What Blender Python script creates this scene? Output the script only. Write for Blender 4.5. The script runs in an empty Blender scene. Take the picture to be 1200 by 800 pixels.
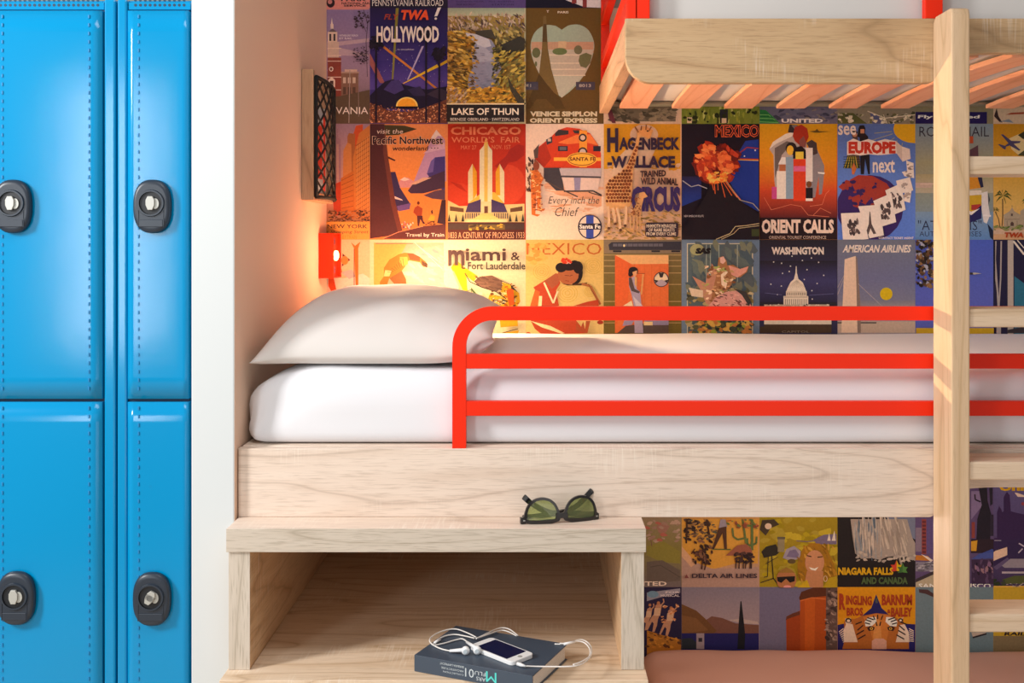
import bpy, bmesh, math, random
from mathutils import Vector, Matrix, Euler, noise

C = bpy.context.scene.collection
SC = bpy.context.scene
PI = math.pi

# ------------------------------------------------------------------ camera
F = 1236.0                     # focal length in pixels of the 1200 x 800 frame
U0, V0 = 630.0, 284.0          # where the optical axis meets the frame
CZ = 1.5                       # camera height
cam_d = bpy.data.cameras.new('camera')
cam = bpy.data.objects.new('camera', cam_d)
C.objects.link(cam)
cam.location = (0, 0, CZ)
cam.rotation_euler = (PI / 2, 0, 0)
cam_d.sensor_width = 36.0
cam_d.lens = 36.0 * F / 1200.0
cam_d.shift_x = -(U0 - 600) / 1200.0
cam_d.shift_y = (V0 - 400) / 1200.0
SC.camera = cam


def at(u, v, y):
    """The point that shows at pixel (u, v) when it is y metres away."""
    return Vector(((u - U0) * y / F, y, CZ - (v - V0) * y / F))


def onz(u, v, z):
    """The point of the horizontal plane z that shows at pixel (u, v)."""
    return at(u, v, (CZ - z) * F / (v - V0))


# ------------------------------------------------------------------ world, lights, exposure
wd = bpy.data.worlds.new('daylit_room')
SC.world = wd
wd.use_nodes = True
bg = wd.node_tree.nodes['Background']
bg.inputs['Color'].default_value = (1.0, 0.965, 0.93, 1)
bg.inputs['Strength'].default_value = 0.40


def area(name, loc, target, sx, sy, power, col):
    d = bpy.data.lights.new(name, 'AREA')
    d.shape = 'RECTANGLE'
    d.size, d.size_y, d.energy, d.color = sx, sy, power, col
    o = bpy.data.objects.new(name, d)
    C.objects.link(o)
    o.location = loc
    o.rotation_euler = (Vector(target) - Vector(loc)).to_track_quat('-Z', 'Y').to_euler()
    return o


area('side_window_light', (-2.6, 0.75, 2.4), (0.1, 2.1, 0.9), 0.45, 0.7, 92, (1.0, 0.98, 0.96))
area('rear_window_light', (-1.98, -0.8, 1.62), (-1.0, 1.6, 1.5), 0.42, 1.25, 26, (0.95, 0.98, 1.0))
area('room_light', (0.5, -1.6, 2.0), (0.3, 2.5, 1.2), 2.4, 1.6, 6, (0.98, 0.98, 1.0))
area('low_fill_light', (1.1, -0.7, 0.55), (0.7, 2.9, 0.75), 1.6, 0.7, 6, (1.0, 0.95, 0.90))  # added fill, stands in for floor bounce under the bunks
area('overhead_fill_light', (-0.25, 1.15, 2.7), (-0.2, 1.25, 0.0), 0.9, 0.5, 13, (1.0, 0.98, 0.95))  # added overhead fill to brighten step tops and other level surfaces

SC.view_settings.view_transform = 'Standard'
SC.view_settings.look = 'None'
SC.view_settings.gamma = 1.0
SC.view_settings.use_curve_mapping = False
SC.view_settings.exposure = -0.3


# ------------------------------------------------------------------ colours and materials
def lin(h, k=1.0):
    if not isinstance(h, str):
        return tuple(h)
    h = h.lstrip('#')
    out = []
    for i in (0, 2, 4):
        c = int(h[i:i + 2], 16) / 255.0
        c = c / 12.92 if c <= 0.04045 else ((c + 0.055) / 1.055) ** 2.4
        out.append(min(0.97, c * k))
    return (out[0], out[1], out[2], 1.0)


def mat(name, col, rough=0.5, metal=0.0, spec=0.5, coat=0.0, bump=None, emit=None, trans=0.0):
    m = bpy.data.materials.new(name)
    m.use_nodes = True
    nt = m.node_tree
    b = nt.nodes['Principled BSDF']
    b.inputs['Base Color'].default_value = lin(col)
    b.inputs['Roughness'].default_value = rough
    b.inputs['Metallic'].default_value = metal
    b.inputs['Specular IOR Level'].default_value = spec
    b.inputs['Coat Weight'].default_value = coat
    b.inputs['Transmission Weight'].default_value = trans
    if emit:
        b.inputs['Emission Color'].default_value = lin(emit[0])
        b.inputs['Emission Strength'].default_value = emit[1]
    if bump:
        sc, st, dist = bump
        tc = nt.nodes.new('ShaderNodeTexCoord')
        n = nt.nodes.new('ShaderNodeTexNoise')
        n.inputs['Scale'].default_value = sc
        n.inputs['Detail'].default_value = 4
        bp = nt.nodes.new('ShaderNodeBump')
        bp.inputs['Strength'].default_value = st
        bp.inputs['Distance'].default_value = dist
        nt.links.new(tc.outputs['Object'], n.inputs['Vector'])
        nt.links.new(n.outputs['Fac'], bp.inputs['Height'])
        nt.links.new(bp.outputs['Normal'], b.inputs['Normal'])
    return m


def wood(name, light, mid, dark, axis, off=(0, 0, 0), fleck=0.42, saw=0.35):
    """Pale sawn oak: long soft figure, fine dark pores along the grain, faint cross saw marks."""
    m = bpy.data.materials.new(name)
    m.use_nodes = True
    nt = m.node_tree
    L = nt.links.new
    b = nt.nodes['Principled BSDF']
    b.inputs['Roughness'].default_value = 0.55
    b.inputs['Specular IOR Level'].default_value = 0.3
    tc = nt.nodes.new('ShaderNodeTexCoord')

    def mapped(along, across):
        mp = nt.nodes.new('ShaderNodeMapping')
        s = [across, across, across]
        s[axis] = along
        mp.inputs['Scale'].default_value = s
        mp.inputs['Location'].default_value = off
        L(tc.outputs['Object'], mp.inputs['Vector'])
        return mp.outputs['Vector']

    def nz(vec, scale, detail, dist=0.0, rough=0.55):
        n = nt.nodes.new('ShaderNodeTexNoise')
        n.inputs['Scale'].default_value = scale
        n.inputs['Detail'].default_value = detail
        n.inputs['Distortion'].default_value = dist
        n.inputs['Roughness'].default_value = rough
        L(vec, n.inputs['Vector'])
        return n.outputs['Fac']

    def ramp(fac, stops):
        r = nt.nodes.new('ShaderNodeValToRGB')
        el = r.color_ramp.elements
        while len(el) < len(stops):
            el.new(0.5)
        for e, (p, c) in zip(el, stops):
            e.position = p
            e.color = lin(c) if isinstance(c, str) else (c, c, c, 1)
        L(fac, r.inputs['Fac'])
        return r.outputs['Color']

    def mix(a, bcol, fac, mode='MIX'):
        x = nt.nodes.new('ShaderNodeMix')
        x.data_type = 'RGBA'
        x.blend_type = mode
        if isinstance(fac, float):
            x.inputs[0].default_value = fac
        else:
            L(fac, x.inputs[0])
        for s, v in ((6, a), (7, bcol)):
            if isinstance(v, str):
                x.inputs[s].default_value = lin(v)
            else:
                L(v, x.inputs[s])
        return x.outputs[2]

    # cathedral figure: contour lines of a stretched noise field
    fld = nz(mapped(0.9, 8.0), 1.0, 1.5, 0.25)
    mul = nt.nodes.new('ShaderNodeMath')
    mul.operation = 'MULTIPLY'
    mul.inputs[1].default_value = 16.0
    L(fld, mul.inputs[0])
    fr = nt.nodes.new('ShaderNodeMath')
    fr.operation = 'PINGPONG'
    fr.inputs[1].default_value = 1.0
    L(mul.outputs[0], fr.inputs[0])
    base = ramp(fr.outputs[0], [(0.0, dark), (0.10, mid), (0.42, light), (1.0, light)])
    tone = ramp(nz(mapped(1.6, 34.0), 1.0, 3.0), [(0.3, mid), (0.62, light)])
    col = mix(base, tone, 0.5)
    pores = ramp(nz(mapped(22.0, 420.0), 1.0, 2.0, 0.4), [(0.50, 0.0), (0.72, 1.0)])
    pz = nt.nodes.new('ShaderNodeMath')
    pz.operation = 'MULTIPLY'
    pz.inputs[1].default_value = fleck
    L(pores, pz.inputs[0])
    col = mix(col, dark, pz.outputs[0])
    if saw:
        s1 = ramp(nz(mapped(260.0, 12.0), 1.0, 1.0), [(0.5, 0.0), (0.68, 1.0)])
        s2 = ramp(nz(mapped(5.0, 9.0), 1.0, 2.0), [(0.5, 0.0), (0.66, 1.0)])
        q = nt.nodes.new('ShaderNodeMath')
        q.operation = 'MULTIPLY'
        L(s1, q.inputs[0])
        L(s2, q.inputs[1])
        q2 = nt.nodes.new('ShaderNodeMath')
        q2.operation = 'MULTIPLY'
        q2.inputs[1].default_value = saw
        L(q.outputs[0], q2.inputs[0])
        col = mix(col, '#fbf3e6', q2.outputs[0])
    L(col, b.inputs['Base Color'])
    bp = nt.nodes.new('ShaderNodeBump')
    bp.inputs['Strength'].default_value = 0.12
    bp.inputs['Distance'].default_value = 0.001
    L(pores, bp.inputs['Height'])
    L(bp.outputs['Normal'], b.inputs['Normal'])
    return m


OAK = ('#e8d6c6', '#dcc7b5', '#b09a88')
INNER_SHADE = ('#e2bd94', '#cfa277', '#a77e58')  # oak deepened: warm shade inside the cubby is put into the colour
M = {}
M['oak_x'] = wood('sawn_oak_lengthwise', *OAK, 0)
M['oak_x_shaded'] = wood('sawn_oak_upper_shaded', '#c9a982', '#b8946d', '#8d6e4b', 0, (3.1, 0, 5.3))  # darker copy of the oak; the upper bunk's shade is in the colour
M['oak_y'] = wood('sawn_oak_depthwise', *OAK, 1, (0, 2, 0))
M['step_x'] = wood('sawn_oak_step', '#e8d0b5', '#d6b896', '#ab8863', 0, (0, 4, 3), 0.35)
M['inner_x'] = wood('sawn_oak_cubby_shade', *INNER_SHADE, 0, (0, 4, 0), 0.4)
M['inner_y'] = wood('sawn_oak_cubby_side_shade', *INNER_SHADE, 1, (0, 4, 0), 0.4)
M['oak_z'] = wood('sawn_oak_upright', '#dfc09d', '#d2b089', '#b4946f', 2, (1, 0, 0), 0.3, 0.0)
M['rung'] = wood('sawn_oak_rung', '#e4cbb0', '#d6b998', '#b29270', 0, (1, 6, 0), 0.3, 0.0)
M['oak_y_shaded'] = wood('sawn_oak_upper_end_shaded', '#cfa482', '#bf906c', '#8e6a4c', 1, (3, 0, 1))  # end board: the dimmer light up there is put into this tone
M['frame_wood'] = wood('brown_frame_wood', '#c9a583', '#b48e6c', '#86644a', 2, (2, 0, 1), 0.4, 0.0)
M['oak_edge'] = wood('sawn_oak_edge_band', '#d2c6b7', '#c6b9a8', '#978a76', 0, (0, 0, 7), 0.55, 0.0)
M['oak_edge_z'] = wood('sawn_oak_upright_edge_band', '#d2c6b7', '#c6b9a8', '#978a76', 2, (0, 0, 7), 0.55, 0.0)
M['slat'] = wood('pinkish_beech', '#f6b796', '#eda27e', '#cf8560', 1, (0, 0, 2), 0.25, 0.0)
M['white_paint'] = mat('white_wall_paint', '#d3d9db', 0.75, bump=(60, 0.05, 0.002))
M['niche_tint'] = mat('white_paint_lamp_tint', '#e3c3ab', 0.75, bump=(60, 0.05, 0.002))  # white wall with the reading lamp's warm glow put into the colour
M['wall_plain'] = mat('plain_wall_behind_posters', '#8f8478', 0.8, bump=(40, 0.05, 0.002))
M['ceiling'] = mat('white_ceiling_paint', '#f1f1ef', 0.85, bump=(50, 0.05, 0.002))
M['floor'] = wood('floor_laminate', '#e2d0ba', '#d4bfa6', '#a88f74', 0, (5, 5, 5), 0.4, 0.0)
M['blue'] = mat('blue_locker_enamel', '#008cc4', 0.15, spec=0.35, coat=0.0, bump=(9, 0.035, 0.01))
M['blue_dark'] = mat('dark_locker_gap', '#07304f', 0.6)
M['blue_dash'] = mat('stamped_locker_slot', '#0b7db8', 0.5)
M['black_plastic'] = mat('black_lock_plastic', '#26303d', 0.38, bump=(300, 0.05, 0.001))
M['black_deep'] = mat('black_lock_recess', '#10151c', 0.5)
M['silver'] = mat('satin_silver_metal', '#b9bab4', 0.5, 0.4)
M['red'] = mat('orange_red_enamel', '#f12c08', 0.42, spec=0.25, coat=0.0, bump=(150, 0.03, 0.001))
M['sheet'] = mat('white_cotton_sheet', '#e6e7ec', 0.9, spec=0.1, bump=(420, 0.06, 0.0006))
M['sheet_shaded'] = mat('white_sheet_shaded', '#d3d0cd', 0.9, spec=0.1, bump=(420, 0.06, 0.0006))  # greyed copy of the white sheet; dimmer light is put into the colour
M['pillow'] = mat('white_pillow_case', '#dad5d1', 0.9, spec=0.1, bump=(420, 0.06, 0.0006))
M['warm_tinted_cover'] = mat('white_cover_warm_tint', '#dcb2a4', 0.9, spec=0.1, bump=(300, 0.08, 0.0006))  # white sheet; the warm light under the bunk is put into the pink
M['grey_rail'] = mat('grey_steel_ledger', '#8d8775', 0.6)
M['cord_black'] = mat('black_net_cord', '#141315', 0.8)
M['glass_lens'] = mat('dark_green_lens', '#b3c283', 0.04, spec=0.5, trans=0.85)
M['black_gloss'] = mat('black_acetate', '#17161a', 0.18, coat=0.3)
M['book_cover'] = mat('charcoal_book_cover', '#434f5e', 0.42, spec=0.4, bump=(200, 0.03, 0.0005))
M['paper_edge'] = mat('book_page_edges', '#e8ddd2', 0.8)
M['teal_print'] = mat('teal_print', '#57d8d0', 0.5)
M['pale_print'] = mat('pale_print', '#c9d3d8', 0.5)
M['white_plastic'] = mat('white_plastic', '#f3f3f3', 0.35)
M['white_cord'] = mat('white_cable_rubber', '#f4efe9', 0.45)
M['screen'] = mat('dark_phone_glass', '#141d42', 0.1, spec=0.2)
M['lamp_glow'] = mat('glowing_lamp_bulb', '#ffd9a0', 0.5, emit=('#ffc070', 14.0))
M['leaflet_red'] = mat('red_leaflet_print', '#e2402c', 0.6)
M['leaflet_blue'] = mat('pale_leaflet_print', '#c6d6de', 0.6)


# ------------------------------------------------------------------ builders
def obj(name, bm, m, parent=None, smooth=False):
    me = bpy.data.meshes.new(name)
    bm.to_mesh(me)
    bm.free()
    ms = m if isinstance(m, (list, tuple)) else [m]
    for x in ms:
        me.materials.append(x)
    if smooth:
        for p in me.polygons:
            p.use_smooth = True
    o = bpy.data.objects.new(name, me)
    C.objects.link(o)
    if parent is not None:
        o.parent = parent
    return o


def thing(name, label, cat, loc=(0, 0, 0), rotz=0.0, group=None):
    o = bpy.data.objects.new(name, None)
    o.empty_display_size = 0.05
    C.objects.link(o)
    o.location = loc
    o.rotation_euler = (0, 0, rotz)
    return tag(o, label, cat, group)


def tag(o, label, cat, group=None):
    o['label'] = label
    o['category'] = cat
    if group:
        o['group'] = group
    return o


def struct(name, bm, m):
    o = obj(name, bm, m)
    o['kind'] = 'structure'
    return o


def box(bm, x0, x1, y0, y1, z0, z1, bev=0.0, mi=0, seg=2):
    r = bmesh.ops.create_cube(bm, size=1.0)
    vs = r['verts']
    for v in vs:
        v.co = Vector(((x0 + x1) / 2 + v.co.x * (x1 - x0), (y0 + y1) / 2 + v.co.y * (y1 - y0),
                       (z0 + z1) / 2 + v.co.z * (z1 - z0)))
    fs = set(f for v in vs for f in v.link_faces)
    for f in fs:
        f.material_index = mi
    if bev > 0:
        es = list(set(e for v in vs for e in v.link_edges))
        bmesh.ops.bevel(bm, geom=es, offset=bev, segments=seg, affect='EDGES', profile=0.5, material=mi)
    return bm


def newbox(*a, **k):
    return box(bmesh.new(), *a, **k)


def prism(bm, pts, axis, a, b, mi=0, bev=0.0, seg=2):
    """Extrude a 2D outline between a and b along an axis ('y': pts are x,z; 'x': pts are y,z; 'z': pts are x,y)."""
    def p3(p, t):
        if axis == 'y':
            return (p[0], t, p[1])
        if axis == 'x':
            return (t, p[0], p[1])
        return (p[0], p[1], t)
    A = [bm.verts.new(p3(p, a)) for p in pts]
    B = [bm.verts.new(p3(p, b)) for p in pts]
    fs = [bm.faces.new(A), bm.faces.new(B[::-1])]
    n = len(pts)
    for i in range(n):
        j = (i + 1) % n
        fs.append(bm.faces.new((A[j], A[i], B[i], B[j])))
    for f in fs:
        f.material_index = mi
    bmesh.ops.recalc_face_normals(bm, faces=fs)
    if bev > 0:
        es = list(set(list(fs[0].edges) + list(fs[1].edges)))
        bmesh.ops.bevel(bm, geom=es, offset=bev, segments=seg, affect='EDGES', profile=0.5, material=mi)
    return bm


def arc(cx, cz, r, a0, a1, n=8, rz=None):
    rz = r if rz is None else rz
    return [(cx + r * math.cos(math.radians(a0 + (a1 - a0) * i / n)),
             cz + rz * math.sin(math.radians(a0 + (a1 - a0) * i / n))) for i in range(n + 1)]


def tube(bm, pts, r, n=8, mi=0, closed=False):
    """Round tube along points."""
    pts = [Vector(p) for p in pts]
    rings = []
    N = len(pts)
    up = Vector((0, 0, 1))
    prev = None
    for i, p in enumerate(pts):
        a = pts[i - 1] if (i > 0 or closed) else p
        b = pts[(i + 1) % N] if (i < N - 1 or closed) else p
        t = (b - a).normalized()
        if prev is None:
            s = t.cross(up)
            if s.length < 1e-4:
                s = t.cross(Vector((1, 0, 0)))
        else:
            s = prev - t * prev.dot(t)
        s.normalize()
        prev = s
        q = t.cross(s)
        rr = r[i] if isinstance(r, (list, tuple)) else r
        rings.append([bm.verts.new(p + s * rr * math.cos(2 * PI * k / n) + q * rr * math.sin(2 * PI * k / n)) for k in range(n)])
    for i in range(N if closed else N - 1):
        A, B = rings[i], rings[(i + 1) % N]
        for k in range(n):
            f = bm.faces.new((A[k], A[(k + 1) % n], B[(k + 1) % n], B[k]))
            f.material_index = mi
            f.smooth = True
    if not closed:
        bm.faces.new(rings[0][::-1]).material_index = mi
        bm.faces.new(rings[-1]).material_index = mi
    return bm


def spline(pts, per=8, closed=False):
    P = [Vector(p) for p in pts]
    n = len(P)
    out = []
    for i in range(n if closed else n - 1):
        p1, p2 = P[i], P[(i + 1) % n]
        p0 = P[i - 1] if (i > 0 or closed) else p1
        p3 = P[(i + 2) % n] if (i + 2 < n or closed) else p2
        for k in range(per):
            t = k / per
            out.append(0.5 * ((2 * p1) + (p2 - p0) * t + (2 * p0 - 5 * p1 + 4 * p2 - p3) * t * t + (3 * p1 - p0 - 3 * p2 + p3) * t ** 3))
    if not closed:
        out.append(P[-1])
    return out


_txt = {}


def text_mesh(s, bold=0.0):
    k = (s, bold)
    if k not in _txt:
        cu = bpy.data.curves.new('lettering', 'FONT')
        cu.body = s
        cu.offset = bold
        cu.resolution_u = 2
        ob = bpy.data.objects.new('lettering', cu)
        me = bpy.data.meshes.new_from_object(ob)
        vs = [(v.co.x, v.co.y) for v in me.vertices]
        fs = [tuple(p.vertices) for p in me.polygons]
        bpy.data.objects.remove(ob)
        bpy.data.curves.remove(cu)
        bpy.data.meshes.remove(me)
        xs = [v[0] for v in vs]
        ys = [v[1] for v in vs]
        x0, x1, y0, y1 = min(xs), max(xs), min(ys), max(ys)
        _txt[k] = ([((x - x0) / (x1 - x0), (y1 - y) / (y1 - y0)) for x, y in vs], fs)
    return _txt[k]


# ------------------------------------------------------------------ the room
YF = 2.06      # front of the white pier and of the bunk
YB = 2.96      # poster wall
XL = (275 - U0) * YF / F          # niche side of the pier
XP = (224 - U0) * YF / F          # locker side of the pier
XR = 2.6
ZC = 2.75
struct('floor', newbox(-2.6, XR + .1, -2.4, YB + .1, -0.05, 0.0), M['floor'])
struct('wall_back', newbox(-2.6, XR + .1, YB, YB + 0.1, 0.0, ZC), M['wall_plain'])
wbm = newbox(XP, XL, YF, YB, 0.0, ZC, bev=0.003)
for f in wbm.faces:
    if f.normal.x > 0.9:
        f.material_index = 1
struct('wall_left', wbm, [M['white_paint'], M['niche_tint']])
# ------------------------------------------------------------------ lockers
YL = 2.085     # door faces


def lx(u):
    return (u - U0) * YL / F


def lz(v):
    return CZ - (v - V0) * YL / F


def lock(parent, u, v, turn, loc):
    """Oval black lock housing with a round recess and a silver turn tab."""
    cx, cz = lx(u) - loc[0], lz(v)
    yb = YL - loc[1] - 0.0095
    sx, sz = 0.0372, 0.0525

    def ring(bm, k, y, n=40, e=2.5):
        vs = []
        for i in range(n):
            t = 2 * PI * i / n
            c, s = math.cos(t), math.sin(t)
            vs.append(bm.verts.new((cx + sx * k * math.copysign(abs(c) ** (2 / e), c), y, cz + sz * k * math.copysign(abs(s) ** (2 / e), s))))
        return vs
    bm = bmesh.new()
    prof = [(1.0, 0.0), (1.0, -0.005), (0.95, -0.0095), (0.86, -0.0115), (0.80, -0.0118)]
    rs = [ring(bm, k, yb + 0.0 + y) for k, y in prof]
    for A, B in zip(rs, rs[1:]):
        for i in range(len(A)):
            j = (i + 1) % len(A)
            bm.faces.new((A[i], A[j], B[j], B[i])).smooth = True
    bm.faces.new(rs[-1])
    bm.faces.new(rs[0][::-1])
    # lower apron between two ridges
    for sgn in (-1, 1):
        box(bm, cx + sgn * 0.0245 - 0.0009, cx + sgn * 0.0245 + 0.0009, yb - 0.0128, yb - 0.0112, cz - 0.041, cz - 0.008, 0.0005)
    box(bm, cx - 0.0235, cx + 0.0235, yb - 0.0132, yb - 0.0112, cz - 0.0405, cz - 0.026, 0.001)
    bmesh.ops.recalc_face_normals(bm, faces=bm.faces[:])
    h = obj('lock_housing', bm, M['black_plastic'], parent)
    bm = bmesh.new()
    n = 32
    zc = cz + 0.006
    R0, R1 = 0.0268, 0.0225
    a = [bm.verts.new((cx + R0 * math.cos(2 * PI * i / n), yb - 0.0119, zc + R0 * math.sin(2 * PI * i / n))) for i in range(n)]
    b = [bm.verts.new((cx + R0 * .95 * math.cos(2 * PI * i / n), yb - 0.0155, zc + R0 * .95 * math.sin(2 * PI * i / n))) for i in range(n)]
    c = [bm.verts.new((cx + R1 * math.cos(2 * PI * i / n), yb - 0.0155, zc + R1 * math.sin(2 * PI * i / n))) for i in range(n)]
    d = [bm.verts.new((cx + R1 * .97 * math.cos(2 * PI * i / n), yb - 0.0122, zc + R1 * .97 * math.sin(2 * PI * i / n))) for i in range(n)]
    for A, B, mi in ((a, b, 0), (b, c, 0), (c, d, 1)):
        for i in range(n):
            j = (i + 1) % n
            f = bm.faces.new((A[i], A[j], B[j], B[i]))
            f.material_index = mi
    bm.faces.new(d).material_index = 1
    bmesh.ops.recalc_face_normals(bm, faces=bm.faces[:])
    obj('lock_cylinder', bm, [M['black_plastic'], M['black_deep']], h)
    # tab: six-sided plate with waists, plus a round cap behind it
    bm = bmesh.new()
    o2 = [(-0.0045, 0.0135), (0.0045, 0.0135), (0.0085, 0.006), (0.0085, -0.004), (0.0045, -0.0135), (-0.0045, -0.0135), (-0.0085, -0.004), (-0.0085, 0.006)]
    ct, st = math.cos(turn), math.sin(turn)
    prism(bm, [(cx + x * ct - z * st, zc + x * st + z * ct) for x, z in o2], 'y', yb - 0.018, yb - 0.0122, bev=0.0008)
    if turn:
        for k in range(-3, 4):
            for sg in (-1, 1):
                x, z = k * 0.0022, 0.0
                pts = [(x - .0055, z - .0055 * sg), (x - .0050, z - .0055 * sg), (x + .0055, z + .0055 * sg), (x + .0050, z + .0055 * sg)]
                prism(bm, [(cx + a_ * ct - b_ * st, zc + a_ * st + b_ * ct) for a_, b_ in pts], 'y', yb - 0.0183, yb - 0.018, mi=1)
    obj('turn_tab', bm, [M['silver'], M['black_deep']], h)
    bm = bmesh.new()
    prism(bm, [(cx + 0.009 + 0.0075 * math.cos(t), zc - 0.001 + 0.0105 * math.sin(t)) for t in [2 * PI * i / 20 for i in range(20)]], 'y', yb - 0.0145, yb - 0.0122, bev=0.0006)
    obj('cam_disc', bm, M['silver'], h)
    return h


def locker(label, ul, ur, udl, udr, knobs, slots):
    x0, x1 = lx(ul), lx(ur)
    cx = (x0 + x1) / 2
    loc = (cx, YL, 0)
    t = thing('locker', label, 'locker', loc, 0, 'blue metal lockers')
    bm = bmesh.new()
    X = lambda u: lx(u) - cx
    # carcass with a face frame: stiles left and right of the doors
    box(bm, x0 - cx + .001, x1 - cx - .001, 0.012, 0.48, 0.05, 1.98)
    for a, b in ((ul + .6, udl - .7), (udr + .7, ur - .6)):
        if b - a > 2:
            box(bm, X(a), X(b), -0.004, 0.014, 0.05, 1.98, 0.004)
    box(bm, x0 - cx + .004, x1 - cx - .004, 0.004, 0.013, 0.05, 1.97, 0, 1)
    obj('carcass', bm, [M['blue'], M['blue_dark']], t)
    bm = newbox(x0 - cx + .002, x1 - cx - .002, 0.0, 0.40, 0.0, 0.05)
    obj('plinth', bm, M['blue_dark'], t)
    # vent panel over the doors
    bm = newbox(X(udl), X(udr), 0.0, 0.011, lz(11.4), 1.975, 0.001)
    for r in range(12):
        zz = lz(6.0) + r * 0.0099
        for k in range(60):
            uu = udl + 8.5 + k * 5.7
            if uu < udr - 6:
                prism(bm, [(X(uu) + .0029 * math.cos(q), zz + .0029 * math.sin(q)) for q in [2 * PI * i / 10 for i in range(10)]], 'y', -0.0004, 0.0002, mi=1)
    obj('vent_panel', bm, [M['blue'], M['blue_dark']], t)
    for (va, vb), (ku, kv, turn) in zip(((13.2, 466.6), (470.3, 905.0)), knobs):
        za, zb = lz(vb), lz(va)
        bm = bmesh.new()
        # slightly pillowed sheet-metal door
        n, m_ = 10, 18
        a, b = X(udl + .8), X(udr - .8)
        g = []
        for j in range(m_ + 1):
            row = []
            for i in range(n + 1):
                fx, fz = i / n, j / m_
                bow = 0.0006 * (1 - (2 * fx - 1) ** 6) * (1 - (2 * fz - 1) ** 8)
                row.append(bm.verts.new((a + (b - a) * fx, -0.006 - bow, za + (zb - za) * fz)))
            g.append(row)
        for j in range(m_):
            for i in range(n):
                bm.faces.new((g[j][i], g[j][i + 1], g[j + 1][i + 1], g[j + 1][i])).smooth = True
        edge = g[0][:] + [g[j][n] for j in range(1, m_ + 1)] + g[m_][-2::-1] + [g[j][0] for j in range(m_ - 1, 0, -1)]
        back = [bm.verts.new((v.co.x, 0.011, v.co.z)) for v in edge]
        for i in range(len(edge)):
            j = (i + 1) % len(edge)
            bm.faces.new((edge[j], edge[i], back[i], back[j]))
        for us in slots:
            for k in range(80):
                zz = zb - 0.012 - k * 0.0333
                for dz in (0, -0.0165):
                    if zz + dz > za + 0.01:
                        box(bm, X(us) - .0014, X(us) + .0014, -0.0082, -0.0060, zz + dz - .0035, zz + dz + .0035, 0.0006, 1)
        d = obj('door', bm, [M['blue'], M['blue_dash']], t)
        lock(d, ku, kv, turn, loc)
    return t


locker('tall blue metal locker at the left frame edge, doors with silver lock tabs', -40, 136.6, -25, 122, ((19, 242, 0), (23, 698, 0)), (5, 106))
locker('narrow looking blue locker between the left locker and the white pier', 137.4, 223.6, 150.3, 223.0, ((181.5, 242, 0), (181, 699, -0.5)), (164,))

# ------------------------------------------------------------------ lower bunk
YR0, YR1 = 2.077, 2.100        # side rail
XB1 = 1.55                     # right end of the bunks, out of frame


def bx(u, y=YR0):
    return (u - U0) * y / F


def bz(v, y=YR0):
    return CZ - (v - V0) * y / F


def side_rail(z0, z1, zs, x0, rounded_left, mat_key, name, parent):
    """Board with a rounded step up to a narrower rail behind the ladder."""
    pts = []
    if rounded_left:
        pts += arc(x0 + .052, z0 + .052, .052, 180, 270, 10)
    else:
        pts += [(x0, z0)]
    xe = bx(1096)
    pts += arc(xe - .012, z0 + .012, .012, 270, 360, 6)
    pts += [(xe, zs - .02)] if zs - z0 < .05 else [(xe, z0 + .03)]
    # rising curve behind the ladder
    xr = bx(1166)
    pts += arc(xr, z0 + .03 - 0, xr - xe, 180, 90, 10, rz=zs - z0 - .03)[1:]
    pts += [(XB1, zs), (XB1, z1), (x0, z1)]
    bm = prism(bmesh.new(), pts, 'y', YR0, YR1, bev=0.0015)
    return obj(name, bm, M[mat_key], parent)


bunk = thing('bunk_bed', 'lower bunk bed with pale oak side rail and orange red guard rail', 'bed', (0, 0, 0), 0, 'bunk beds')
side_rail(bz(606), bz(525.5), bz(571), XL + .002, False, 'oak_x', 'side_rail', bunk)
obj('bed_base', newbox(XL + .004, XB1, YR1 + .001, YB - .004, 1.062, 1.096, 0.002), M['oak_x'], bunk)


def square_tube_frame(bm, outer, inner, y0, y1):
    """strip between two open paths in the x,z plane, given thickness in y"""
    n = len(outer)
    V = [[bm.verts.new((p[0], y, p[1])) for p in path] for y in (y0, y1) for path in (outer, inner)]
    A, B, C2, D = V            # A outer front, B inner front, C2 outer back, D inner back
    for i in range(n - 1):
        for q in ((A[i], A[i + 1], B[i + 1], B[i]), (C2[i + 1], C2[i], D[i], D[i + 1]), (A[i + 1], A[i], C2[i], C2[i + 1]), (B[i], B[i + 1], D[i + 1], D[i])):
            bm.faces.new(q)
    bm.faces.new((A[0], B[0], D[0], C2[0]))
    bm.faces.new((A[-1], C2[-1], D[-1], B[-1]))
    bmesh.ops.recalc_face_normals(bm, faces=bm.faces[:])
    return bm


def guard(parent, xl, xr, zb, zt, bars, w, r):
    ya, yb = 2.079, 2.0985
    outer = [(xl, zb)] + arc(xl + r, zt - r, r, 180, 90, 14) + arc(xr - r, zt - r, r, 90, 0, 14) + [(xr, zb)]
    ri = r - w
    inner = [(xl + w, zb)] + arc(xl + r, zt - r, ri, 180, 90, 14) + arc(xr - r, zt - r, ri, 90, 0, 14) + [(xr - w, zb)]
    bm = square_tube_frame(bmesh.new(), outer, inner, ya, yb)
    g = obj('guard_rail', bm, M['red'], parent)
    for z0, z1 in bars:
        obj('guard_bar', newbox(xl + w - .001, xr - w + .001, ya + .0008, yb - .0008, z0, z1, 0.0012), M['red'], g)
    return g


def gz(v):
    return CZ - (v - V0) * 2.079 / F


RT = bz(525.5)
guard(bunk, (530 - U0) * 2.079 / F, 1.45, RT + .0003, gz(359.3), ((gz(432), gz(415)), (gz(487.3), gz(470.3))), 16 * 2.079 / F, 0.079)

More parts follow.
